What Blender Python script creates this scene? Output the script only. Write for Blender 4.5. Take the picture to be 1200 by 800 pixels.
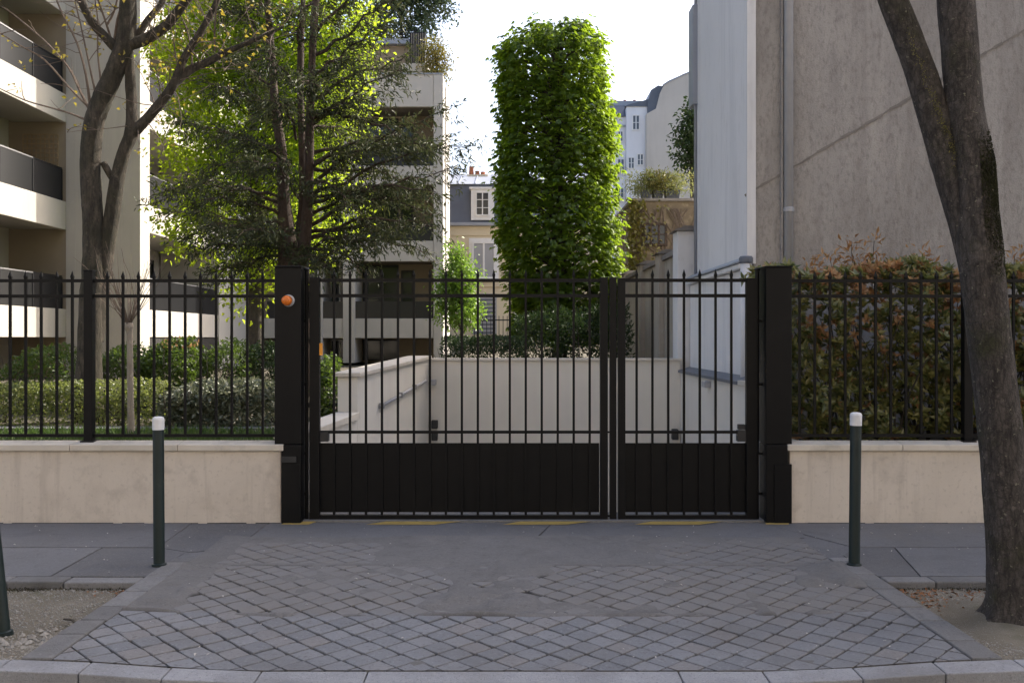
import bpy, math, random
import numpy as np
from mathutils import Vector, Matrix

random.seed(7)
RNG = np.random.default_rng(11)
SC = bpy.context.scene
COL = SC.collection
for o in list(bpy.data.objects):
    bpy.data.objects.remove(o)

# ------------------------------------------------------------------ camera, sky, sun, exposure
CAM_Y, CAM_Z, F_PX, HOR = -8.25, 1.6, 1100.0, 396.0
cam = bpy.data.cameras.new('camera')
cam.sensor_width = 36.0
cam.lens = F_PX / 1200.0 * 36.0
cam.shift_y = (HOR - 400.0) / 1200.0
cam.clip_start, cam.clip_end = 0.1, 3000.0
cam_o = bpy.data.objects.new('camera', cam)
COL.objects.link(cam_o)
cam_o.location = (0, CAM_Y, CAM_Z)
cam_o.rotation_euler = (math.radians(90), 0, 0)
SC.camera = cam_o

SUN_AZ, SUN_EL = math.radians(51.7), math.radians(40.0)     # azimuth clockwise from +Y
world = bpy.data.worlds.new('World')
SC.world = world
world.use_nodes = True
wn = world.node_tree.nodes
sky = wn.new('ShaderNodeTexSky')
sky.sky_type = 'NISHITA'
sky.sun_disc = False
sky.sun_elevation, sky.sun_rotation = SUN_EL, SUN_AZ
sky.air_density, sky.dust_density, sky.ozone_density = 0.75, 4.0, 0.6
wn['Background'].inputs[1].default_value = 0.15
world.node_tree.links.new(sky.outputs[0], wn['Background'].inputs[0])

sl = bpy.data.lights.new('sun', 'SUN')
sl.energy, sl.angle, sl.color = 2.9, math.radians(0.53), (1.0, 0.93, 0.82)
sun = bpy.data.objects.new('sun', sl)
COL.objects.link(sun)
sdir = Vector((math.sin(SUN_AZ) * math.cos(SUN_EL), math.cos(SUN_AZ) * math.cos(SUN_EL), math.sin(SUN_EL)))
sun.rotation_euler = sdir.to_track_quat('Z', 'Y').to_euler()
sun.location = (30, 25, 30)

vs = SC.view_settings
vs.view_transform, vs.look, vs.gamma, vs.use_curve_mapping = 'Standard', 'None', 1.0, False
vs.exposure = 1.45
SC.cycles.max_bounces = 8
SC.cycles.transparent_max_bounces = 8


def P(px, py, d):
    """a spot measured in the photograph at a known distance d (m) from the lens plane -> metres"""
    return Vector(((px - 600.0) * d / F_PX, CAM_Y + d, CAM_Z - (py - HOR) * d / F_PX))


# ------------------------------------------------------------------ materials
MATS = {}


def nd(nt, kind, **kw):
    n = nt.nodes.new(kind)
    for k, v in kw.items():
        setattr(n, k, v)
    return n


def mix_rgb(nt, fac, a, b, blend='MIX'):
    m = nd(nt, 'ShaderNodeMix', data_type='RGBA', blend_type=blend)
    for s, v in ((0, fac), (6, a), (7, b)):
        if isinstance(v, bpy.types.NodeSocket):
            nt.links.new(v, m.inputs[s])
        elif s == 0:
            m.inputs[0].default_value = v
        else:
            m.inputs[s].default_value = (*v, 1.0)
    return m.outputs[2]


def noise(nt, vec, scale, detail=4.0, rough=0.6, stretch=None):
    if stretch:
        mp = nd(nt, 'ShaderNodeMapping')
        mp.inputs['Scale'].default_value = stretch
        nt.links.new(vec, mp.inputs[0])
        vec = mp.outputs[0]
    n = nd(nt, 'ShaderNodeTexNoise')
    n.inputs['Scale'].default_value, n.inputs['Detail'].default_value, n.inputs['Roughness'].default_value = scale, detail, rough
    nt.links.new(vec, n.inputs['Vector'])
    return n.outputs[0]


def ramp(nt, val, lo, hi, a=0.0, b=1.0):
    m = nd(nt, 'ShaderNodeMapRange')
    m.inputs[1].default_value, m.inputs[2].default_value = lo, hi
    m.inputs[3].default_value, m.inputs[4].default_value = a, b
    nt.links.new(val, m.inputs[0])
    return m.outputs[0]


def new_mat(name):
    m = bpy.data.materials.new(name)
    m.use_nodes = True
    nt = m.node_tree
    b = nt.nodes['Principled BSDF']
    g = nd(nt, 'ShaderNodeNewGeometry')
    MATS[name] = m
    return m, nt, b, g.outputs['Position']


def surf(name, c1, c2=None, scale=3.0, rough=0.8, bump=0.0, bscale=60.0, layers=(), metal=0.0, spec=0.5):
    """two-tone noise colour + optional layers (colour, scale, lo, hi, strength, stretch) + fine bump"""
    m, nt, b, pos = new_mat(name)
    c2 = c2 or tuple(v * 0.8 for v in c1)
    col = mix_rgb(nt, ramp(nt, noise(nt, pos, scale), 0.3, 0.7), c1, c2)
    for (lc, ls, lo, hi, st, stretch) in layers:
        f = ramp(nt, noise(nt, pos, ls, 6.0, 0.65, stretch), lo, hi, 0.0, st)
        col = mix_rgb(nt, f, col, lc)
    nt.links.new(col, b.inputs['Base Color'])
    b.inputs['Roughness'].default_value = rough
    b.inputs['Metallic'].default_value = metal
    b.inputs['Specular IOR Level'].default_value = spec
    if bump:
        bp = nd(nt, 'ShaderNodeBump')
        bp.inputs['Strength'].default_value = bump
        bp.inputs['Distance'].default_value = 0.01
        nt.links.new(noise(nt, pos, bscale, 5.0, 0.7), bp.inputs['Height'])
        nt.links.new(bp.outputs[0], b.inputs['Normal'])
    return m


def leafmat(name, c1, c2, trans=0.45, gloss=0.08, tcol=None):
    m, nt, b, pos = new_mat(name)
    nt.nodes.remove(b)
    out = nt.nodes['Material Output']
    at = nd(nt, 'ShaderNodeAttribute', attribute_name='tone')
    col = mix_rgb(nt, at.outputs['Fac'], c1, c2)
    df = nd(nt, 'ShaderNodeBsdfDiffuse')
    tr = nd(nt, 'ShaderNodeBsdfTranslucent')
    gl = nd(nt, 'ShaderNodeBsdfGlossy')
    gl.inputs['Roughness'].default_value = 0.38
    gl.inputs['Color'].default_value = (0.8, 0.8, 0.8, 1)
    nt.links.new(col, df.inputs[0])
    if tcol:
        nt.links.new(mix_rgb(nt, at.outputs['Fac'], tcol, tuple(v * 0.75 for v in tcol)), tr.inputs[0])
    else:
        nt.links.new(col, tr.inputs[0])
    m1 = nd(nt, 'ShaderNodeMixShader')
    m1.inputs[0].default_value = trans
    nt.links.new(df.outputs[0], m1.inputs[1])
    nt.links.new(tr.outputs[0], m1.inputs[2])
    m2 = nd(nt, 'ShaderNodeMixShader')
    m2.inputs[0].default_value = gloss
    nt.links.new(m1.outputs[0], m2.inputs[1])
    nt.links.new(gl.outputs[0], m2.inputs[2])
    nt.links.new(m2.outputs[0], out.inputs[0])
    return m


def barkmat(name, c1, c2, moss=0.0, mosscol=(0.05, 0.06, 0.015), fs=1.0, lichen=False):
    m, nt, b, pos = new_mat(name)
    s = noise(nt, pos, 9.0 * fs, 6.0, 0.7, (1.8, 1.8, 0.6 / fs ** 0.5))
    col = mix_rgb(nt, ramp(nt, s, 0.35, 0.68), c1, c2)
    pale = ramp(nt, noise(nt, pos, 16.0, 3.0), 0.6, 0.72, 0.0, 0.55)
    col = mix_rgb(nt, pale, col, tuple(min(1, v * 1.8) for v in c2))
    if moss:
        col = mix_rgb(nt, ramp(nt, noise(nt, pos, 3.2, 5.0, 0.7), 0.62 - 0.25 * moss, 0.7, 0.0, 0.85), col, mosscol)
    if lichen:
        mp = nd(nt, 'ShaderNodeMapping')
        mp.inputs['Scale'].default_value = (1.0, 1.0, 0.3)
        wob = nd(nt, 'ShaderNodeVectorMath', operation='MULTIPLY_ADD')
        nz = nd(nt, 'ShaderNodeTexNoise')
        nz.inputs['Scale'].default_value = 14.0
        nt.links.new(pos, nz.inputs['Vector'])
        nt.links.new(nz.outputs['Color'], wob.inputs[0])
        wob.inputs[1].default_value = (0.05, 0.05, 0.05)
        nt.links.new(pos, wob.inputs[2])
        nt.links.new(wob.outputs[0], mp.inputs[0])
        vo = nd(nt, 'ShaderNodeTexVoronoi', feature='DISTANCE_TO_EDGE')
        vo.inputs['Scale'].default_value = 34.0
        nt.links.new(mp.outputs[0], vo.inputs['Vector'])
        col = mix_rgb(nt, ramp(nt, vo.outputs['Distance'], 0.02, 0.14, 0.5, 0.0), col, (0.018, 0.014, 0.011))
        col = mix_rgb(nt, ramp(nt, noise(nt, pos, 42.0, 3.0, 0.5), 0.66, 0.72, 0.0, 0.8), col, (0.26, 0.25, 0.17))
        col = mix_rgb(nt, ramp(nt, noise(nt, pos, 5.0, 5.0, 0.7), 0.56, 0.7, 0.0, 0.5), col, (0.15, 0.135, 0.12))
    nt.links.new(col, b.inputs['Base Color'])
    b.inputs['Roughness'].default_value = 0.9
    bp = nd(nt, 'ShaderNodeBump')
    bp.inputs['Strength'].default_value = 1.0
    bp.inputs['Distance'].default_value = 0.02
    hsum = nd(nt, 'ShaderNodeMath', operation='ADD')
    nt.links.new(noise(nt, pos, 26.0, 6.0, 0.75, (1.8, 1.8, 0.35)), hsum.inputs[0])
    nt.links.new(noise(nt, pos, 70.0, 4.0, 0.7), hsum.inputs[1])
    nt.links.new(hsum.outputs[0], bp.inputs['Height'])
    nt.links.new(bp.outputs[0], b.inputs['Normal'])
    return m


surf('asphalt', (0.162, 0.16, 0.163), (0.13, 0.128, 0.13), 1.3, 0.86, 0.8, 90.0,
     layers=[((0.24, 0.235, 0.228), 48.0, 0.56, 0.66, 0.55, None), ((0.07, 0.068, 0.067), 60.0, 0.56, 0.68, 0.6, None), ((0.085, 0.083, 0.082), 13.0, 0.54, 0.68, 0.45, None), ((0.07, 0.068, 0.07), 2.2, 0.55, 0.75, 0.55, None), ((0.2, 0.195, 0.19), 150.0, 0.6, 0.75, 0.5, None), ((0.15, 0.14, 0.125), 0.9, 0.5, 0.75, 0.6, None)])
surf('asphalt_pale', (0.17, 0.169, 0.173), (0.137, 0.136, 0.139), 1.7, 0.86, 0.8, 90.0,
     layers=[((0.24, 0.235, 0.228), 48.0, 0.56, 0.66, 0.55, None), ((0.07, 0.068, 0.067), 60.0, 0.56, 0.68, 0.6, None), ((0.085, 0.083, 0.082), 13.0, 0.54, 0.68, 0.45, None), ((0.085, 0.083, 0.085), 2.7, 0.57, 0.75, 0.5, None), ((0.23, 0.225, 0.22), 150.0, 0.6, 0.75, 0.5, None)])
surf('asphalt_dark', (0.142, 0.139, 0.14), (0.112, 0.11, 0.111), 1.9, 0.88, 0.8, 90.0,
     layers=[((0.24, 0.235, 0.228), 48.0, 0.56, 0.66, 0.55, None), ((0.07, 0.068, 0.067), 60.0, 0.56, 0.68, 0.6, None), ((0.085, 0.083, 0.082), 13.0, 0.54, 0.68, 0.45, None), ((0.17, 0.165, 0.16), 140.0, 0.6, 0.75, 0.5, None), ((0.12, 0.11, 0.095), 1.2, 0.5, 0.75, 0.5, None)])
surf('road_asphalt', (0.06, 0.058, 0.058), (0.045, 0.044, 0.045), 2.0, 0.9, 0.7, 180.0)
surf('joint_tar', (0.03, 0.029, 0.028), (0.045, 0.042, 0.038), 6.0, 0.95)
surf('granite', (0.33, 0.33, 0.338), (0.25, 0.25, 0.26), 5.0, 0.75, 0.7, 110.0,
     layers=[((0.13, 0.13, 0.135), 62.0, 0.54, 0.66, 0.6, None), ((0.42, 0.42, 0.42), 70.0, 0.56, 0.68, 0.6, None), ((0.1, 0.1, 0.105), 190.0, 0.56, 0.7, 0.55, None), ((0.42, 0.42, 0.42), 230.0, 0.6, 0.72, 0.6, None), ((0.17, 0.16, 0.15), 1.7, 0.5, 0.72, 0.6, None)])
surf('border_stone', (0.2, 0.195, 0.188), (0.155, 0.15, 0.146), 4.0, 0.8, 0.8, 90.0,
     layers=[((0.24, 0.235, 0.228), 48.0, 0.56, 0.66, 0.55, None), ((0.07, 0.068, 0.067), 60.0, 0.56, 0.68, 0.6, None), ((0.085, 0.083, 0.082), 13.0, 0.54, 0.68, 0.45, None), ((0.12, 0.115, 0.105), 2.8, 0.52, 0.7, 0.6, None), ((0.34, 0.33, 0.32), 170.0, 0.6, 0.74, 0.5, None)])
surf('gravel', (0.24, 0.21, 0.155), (0.14, 0.118, 0.084), 2.4, 0.95, 1.0, 120.0,
     layers=[((0.5, 0.47, 0.41), 120.0, 0.58, 0.68, 0.7, None), ((0.09, 0.08, 0.06), 60.0, 0.58, 0.7, 0.6, None), ((0.1, 0.095, 0.05), 2.2, 0.54, 0.7, 0.7, None)])
surf('stone_bit', (0.36, 0.34, 0.3), (0.22, 0.2, 0.17), 20.0, 0.9)
surf('pit_moss', (0.06, 0.055, 0.022), (0.045, 0.035, 0.02), 9.0, 0.95, 0.8, 60.0)
surf('render_cream', (0.64, 0.57, 0.485), (0.57, 0.505, 0.425), 1.6, 0.9, 0.35, 160.0,
     layers=[((0.4, 0.345, 0.29), 2.6, 0.54, 0.72, 0.55, (4.0, 4.0, 0.25)), ((0.4, 0.34, 0.28), 1.3, 0.5, 0.7, 0.65, (1.4, 1.4, 0.8)), ((0.36, 0.31, 0.26), 5.0, 0.56, 0.72, 0.45, None), ((0.4, 0.345, 0.29), 26.0, 0.56, 0.7, 0.5, None), ((0.7, 0.66, 0.6), 40.0, 0.6, 0.75, 0.35, None)])
surf('coping', (0.62, 0.565, 0.48), (0.53, 0.48, 0.4), 3.0, 0.85, 0.4, 140.0,
     layers=[((0.3, 0.28, 0.24), 5.0, 0.55, 0.72, 0.5, None)])
surf('ramp_render', (0.66, 0.62, 0.55), (0.61, 0.575, 0.505), 1.2, 0.9, 0.25, 120.0,
     layers=[((0.5, 0.47, 0.42), 1.0, 0.55, 0.75, 0.35, (2.2, 2.2, 0.4))])
surf('black_paint', (0.005, 0.005, 0.0055), (0.004, 0.004, 0.0045), 8.0, 0.42, 0.08, 300.0, layers=[((0.011, 0.0105, 0.01), 3.0, 0.5, 0.75, 0.5, None)], spec=0.18)
surf('dark_rubber', (0.02, 0.02, 0.02), None, 8.0, 0.6)
surf('bollard_green', (0.009, 0.02, 0.018), (0.007, 0.015, 0.014), 9.0, 0.45, 0.05, 200.0, layers=[((0.05, 0.05, 0.045), 6.0, 0.6, 0.75, 0.5, None)])
surf('bollard_white', (0.74, 0.74, 0.74), (0.64, 0.63, 0.62), 10.0, 0.5)
surf('yellow_paint', (0.46, 0.32, 0.08), (0.36, 0.255, 0.075), 9.0, 0.8, 0.4, 90.0, layers=[((0.14, 0.135, 0.128), 16.0, 0.64, 0.74, 0.8, None), ((0.14, 0.135, 0.128), 45.0, 0.64, 0.7, 0.6, None)])
surf('orange_lens', (0.75, 0.2, 0.02), (0.65, 0.16, 0.015), 9.0, 0.18)
surf('orange_sticker', (0.8, 0.33, 0.03), None, 9.0, 0.4)
surf('plastic_grey', (0.45, 0.45, 0.45), None, 9.0, 0.5)
surf('steel', (0.35, 0.35, 0.36), (0.28, 0.28, 0.29), 20.0, 0.4, metal=0.8)
surf('concrete', (0.50, 0.47, 0.42), (0.45, 0.42, 0.375), 0.7, 0.9, 0.3, 60.0,
     layers=[((0.36, 0.34, 0.3), 0.8, 0.53, 0.76, 0.5, (3.0, 3.0, 0.35)), ((0.62, 0.58, 0.53), 9.0, 0.58, 0.8, 0.3, None)])
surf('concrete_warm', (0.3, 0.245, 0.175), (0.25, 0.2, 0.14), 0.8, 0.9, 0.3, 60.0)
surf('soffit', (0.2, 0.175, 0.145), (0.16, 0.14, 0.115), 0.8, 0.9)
surf('zinc', (0.33, 0.35, 0.39), (0.26, 0.28, 0.31), 1.0, 0.55, metal=0.3)
surf('zinc_dark', (0.11, 0.125, 0.15), (0.09, 0.1, 0.125), 1.4, 0.5, 0.1, 20.0)
surf('cream_far', (0.66, 0.57, 0.40), (0.6, 0.52, 0.37), 0.6, 0.9)
surf('white_far', (0.74, 0.74, 0.75), (0.68, 0.68, 0.7), 0.4, 0.9, layers=[((0.5, 0.5, 0.52), 0.3, 0.5, 0.8, 0.5, (2, 2, 0.4))])
surf('gable_far', (0.55, 0.50, 0.44), (0.48, 0.44, 0.38), 0.25, 0.9, layers=[((0.4, 0.36, 0.31), 0.5, 0.5, 0.75, 0.5, (2, 2, 0.3))])
surf('white_paint', (0.74, 0.73, 0.7), (0.68, 0.67, 0.65), 6.0, 0.5)
surf('dark_metal', (0.018, 0.018, 0.02), (0.014, 0.014, 0.016), 6.0, 0.5, spec=0.25)
surf('terracotta', (0.4, 0.15, 0.08), (0.32, 0.12, 0.07), 6.0, 0.85)
surf('grey_paint', (0.34, 0.34, 0.35), (0.3, 0.3, 0.31), 8.0, 0.45)
surf('white_render', (0.72, 0.71, 0.70), (0.66, 0.65, 0.64), 0.5, 0.9, 0.3, 60.0,
     layers=[((0.5, 0.485, 0.465), 7.0, 0.55, 0.72, 0.35, (1.5, 1.5, 0.5)), ((0.45, 0.45, 0.46), 0.9, 0.52, 0.74, 0.55, (2.5, 2.5, 0.22)), ((0.55, 0.53, 0.5), 3.0, 0.6, 0.8, 0.25, None)])
surf('grey_render', (0.375, 0.35, 0.322), (0.30, 0.279, 0.257), 0.75, 0.92, 0.9, 55.0,
     layers=[((0.2, 0.185, 0.17), 0.45, 0.46, 0.66, 0.75, (1.6, 1.6, 0.6)), ((0.16, 0.148, 0.136), 22.0, 0.54, 0.68, 0.55, (1.3, 1.3, 0.5)), ((0.18, 0.16, 0.145), 1.15, 0.48, 0.72, 0.6, (2.2, 2.2, 0.38)), ((0.46, 0.425, 0.39), 1.9, 0.54, 0.76, 0.55, (2.6, 2.6, 0.3)),
             ((0.19, 0.17, 0.155), 14.0, 0.5, 0.68, 0.6, (1.5, 1.5, 0.7)), ((0.2, 0.18, 0.165), 70.0, 0.55, 0.7, 0.6, None), ((0.5, 0.465, 0.43), 34.0, 0.62, 0.76, 0.5, None)])
surf('old_mortar', (0.17, 0.155, 0.14), (0.25, 0.225, 0.2), 5.0, 0.95, 0.6, 60.0)
surf('stone_wall', (0.43, 0.385, 0.32), (0.36, 0.32, 0.265), 0.9, 0.92, 0.5, 60.0,
     layers=[((0.15, 0.13, 0.11), 1.0, 0.5, 0.74, 0.7, (3.0, 3.0, 0.3)), ((0.5, 0.46, 0.4), 6.0, 0.55, 0.75, 0.4, None)])
surf('vine_brick', (0.19, 0.15, 0.1), (0.13, 0.1, 0.065), 2.0, 0.95, 0.8, 12.0, layers=[((0.3, 0.24, 0.16), 7.0, 0.5, 0.68, 0.8, None)])
surf('soil', (0.10, 0.085, 0.055), (0.07, 0.06, 0.04), 2.0, 0.95, 0.6, 40.0)
surf('lawn', (0.075, 0.11, 0.025), (0.055, 0.085, 0.02), 4.0, 0.95, 0.6, 60.0)
surf('ground_far', (0.12, 0.115, 0.1), (0.1, 0.095, 0.085), 0.3, 0.95)
surf('interior_dark', (0.03, 0.028, 0.026), (0.022, 0.02, 0.02), 1.0, 0.9)
surf('wood_pale', (0.34, 0.25, 0.15), (0.26, 0.19, 0.11), 6.0, 0.8)
surf('litter', (0.6, 0.57, 0.52), (0.5, 0.46, 0.4), 30.0, 0.9)
surf('dead_leaf', (0.3, 0.13, 0.05), (0.22, 0.1, 0.04), 20.0, 0.85)
surf('planter', (0.07, 0.075, 0.085), None, 6.0, 0.6)


def glassmat(name, tint, rough=0.08):
    m, nt, b, pos = new_mat(name)
    b.inputs['Base Color'].default_value = (*tint, 1)
    b.inputs['Roughness'].default_value = rough
    b.inputs['Specular IOR Level'].default_value = 0.45


glassmat('window_glass', (0.02, 0.023, 0.026))
glassmat('smoked_glass', (0.011, 0.0115, 0.013), 0.35)
glassmat("far_glass", (0.1, 0.115, 0.135), 0.1)
glassmat("curtain_glass", (0.3, 0.31, 0.33), 0.1)

# driveway setts: one tone for each stone, found from its place in the diagonal grid
PITCH = 0.138


def sett_mat():
    m, nt, b, pos = new_mat('sett_granite')
    mp = nd(nt, 'ShaderNodeMapping')
    mp.inputs['Rotation'].default_value = (0, 0, math.radians(-45))
    mp.inputs['Scale'].default_value = (1 / PITCH, 1 / PITCH, 0.0)
    nt.links.new(pos, mp.inputs[0])
    fl = nd(nt, 'ShaderNodeVectorMath', operation='FLOOR')
    nt.links.new(mp.outputs[0], fl.inputs[0])
    wnz = nd(nt, 'ShaderNodeTexWhiteNoise', noise_dimensions='2D')
    nt.links.new(fl.outputs[0], wnz.inputs['Vector'])
    col = mix_rgb(nt, wnz.outputs['Value'], (0.152, 0.156, 0.165), (0.215, 0.217, 0.224))
    col = mix_rgb(nt, ramp(nt, wnz.outputs['Value'], 0.8, 0.95, 0, 0.55), col, (0.175, 0.155, 0.14))
    col = mix_rgb(nt, ramp(nt, noise(nt, pos, 55.0, 5.0), 0.55, 0.68, 0, 0.6), col, (0.27, 0.27, 0.275))
    col = mix_rgb(nt, ramp(nt, noise(nt, pos, 38.0, 4.0), 0.56, 0.7, 0, 0.6), col, (0.085, 0.082, 0.08))
    col = mix_rgb(nt, ramp(nt, noise(nt, pos, 0.9, 4.0), 0.45, 0.7, 0, 0.55), col, (0.13, 0.12, 0.11))
    # rows behind the front ones carry a film of brown street dirt
    sp = nd(nt, 'ShaderNodeSeparateXYZ')
    nt.links.new(pos, sp.inputs[0])
    film = nd(nt, 'ShaderNodeMath', operation='MULTIPLY')
    nt.links.new(ramp(nt, sp.outputs['Y'], -2.74, -2.66), film.inputs[0])
    nt.links.new(ramp(nt, noise(nt, pos, 3.0, 5.0), 0.25, 0.6, 0.35, 0.85), film.inputs[1])
    col = mix_rgb(nt, film.outputs[0], col, (0.165, 0.153, 0.14))
    nt.links.new(col, b.inputs['Base Color'])
    b.inputs['Roughness'].default_value = 0.72
    bp = nd(nt, 'ShaderNodeBump')
    bp.inputs['Strength'].default_value = 0.5
    bp.inputs['Distance'].default_value = 0.008
    nt.links.new(noise(nt, pos, 90.0, 5.0, 0.7), bp.inputs['Height'])
    nt.links.new(bp.outputs[0], b.inputs['Normal'])


sett_mat()
surf('sett_fill', (0.178, 0.17, 0.162), (0.15, 0.143, 0.136), 2.5, 0.92, 0.9, 80.0,
     layers=[((0.24, 0.235, 0.228), 48.0, 0.56, 0.66, 0.55, None), ((0.07, 0.068, 0.067), 60.0, 0.56, 0.68, 0.6, None), ((0.085, 0.083, 0.082), 13.0, 0.54, 0.68, 0.45, None), ((0.19, 0.18, 0.165), 110.0, 0.58, 0.74, 0.5, None), ((0.085, 0.078, 0.072), 3.1, 0.5, 0.7, 0.4, None), ((0.19, 0.175, 0.15), 1.1, 0.52, 0.7, 0.5, None)])

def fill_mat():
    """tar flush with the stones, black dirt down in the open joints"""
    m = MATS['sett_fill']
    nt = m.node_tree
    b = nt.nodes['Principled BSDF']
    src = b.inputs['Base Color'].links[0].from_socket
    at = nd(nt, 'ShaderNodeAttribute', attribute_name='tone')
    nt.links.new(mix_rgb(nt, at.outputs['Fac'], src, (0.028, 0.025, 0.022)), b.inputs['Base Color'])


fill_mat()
leafmat('leaf_chestnut', (0.035, 0.085, 0.012), (0.125, 0.18, 0.022), 0.58, 0.04, (0.32, 0.46, 0.025))
leafmat('leaf_yew', (0.036, 0.05, 0.018), (0.085, 0.095, 0.038), 0.3, 0.03)
leafmat('leaf_lime', (0.09, 0.17, 0.02), (0.16, 0.23, 0.03), 0.68, 0.02, (0.52, 0.66, 0.04))
leafmat('leaf_bright', (0.1, 0.19, 0.025), (0.16, 0.26, 0.04), 0.5, 0.05, (0.24, 0.4, 0.04))
leafmat('leaf_hedge', (0.06, 0.09, 0.02), (0.26, 0.26, 0.10), 0.45, 0.04, (0.34, 0.4, 0.08))
leafmat('leaf_laurel', (0.055, 0.075, 0.035), (0.22, 0.225, 0.14), 0.3, 0.06)
leafmat('leaf_shrub', (0.045, 0.075, 0.015), (0.10, 0.14, 0.032), 0.4, 0.035, (0.16, 0.25, 0.03))
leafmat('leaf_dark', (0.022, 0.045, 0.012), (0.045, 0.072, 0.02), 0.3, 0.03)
leafmat('leaf_photinia', (0.10, 0.135, 0.035), (0.33, 0.30, 0.09), 0.42, 0.07)
leafmat('leaf_rust', (0.34, 0.16, 0.07), (0.52, 0.33, 0.15), 0.42, 0.04)
leafmat('leaf_yellow', (0.4, 0.3, 0.04), (0.3, 0.26, 0.03), 0.5, 0.05)
leafmat('leaf_ivy', (0.16, 0.16, 0.03), (0.25, 0.2, 0.04), 0.4, 0.05)
leafmat('leaf_terrace', (0.2, 0.24, 0.06), (0.34, 0.33, 0.12), 0.45, 0.04)
leafmat('leaf_pine', (0.05, 0.085, 0.04), (0.09, 0.12, 0.055), 0.25, 0.05)
leafmat('grass', (0.05, 0.1, 0.015), (0.1, 0.16, 0.03), 0.4, 0.05)
barkmat('bark_street', (0.03, 0.024, 0.02), (0.125, 0.105, 0.088), 0.4, (0.04, 0.04, 0.013), 2.2, True)
barkmat('bark_garden', (0.024, 0.018, 0.012), (0.12, 0.096, 0.068), 0.9, (0.022, 0.022, 0.007), 1.4)
barkmat('bark_yew', (0.05, 0.032, 0.022), (0.1, 0.068, 0.05), 0.0)
barkmat('bark_dark', (0.05, 0.042, 0.032), (0.09, 0.075, 0.055), 0.2)
barkmat('bark_pale', (0.32, 0.26, 0.2), (0.42, 0.36, 0.28), 0.0)
barkmat('twig', (0.14, 0.1, 0.075), (0.22, 0.17, 0.13), 0.0)
barkmat('moss', (0.022, 0.025, 0.006), (0.045, 0.047, 0.012), 0.0)
barkmat('lichen', (0.16, 0.15, 0.03), (0.24, 0.22, 0.06), 0.0)

# ------------------------------------------------------------------ mesh helpers
OFF = {}


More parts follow.
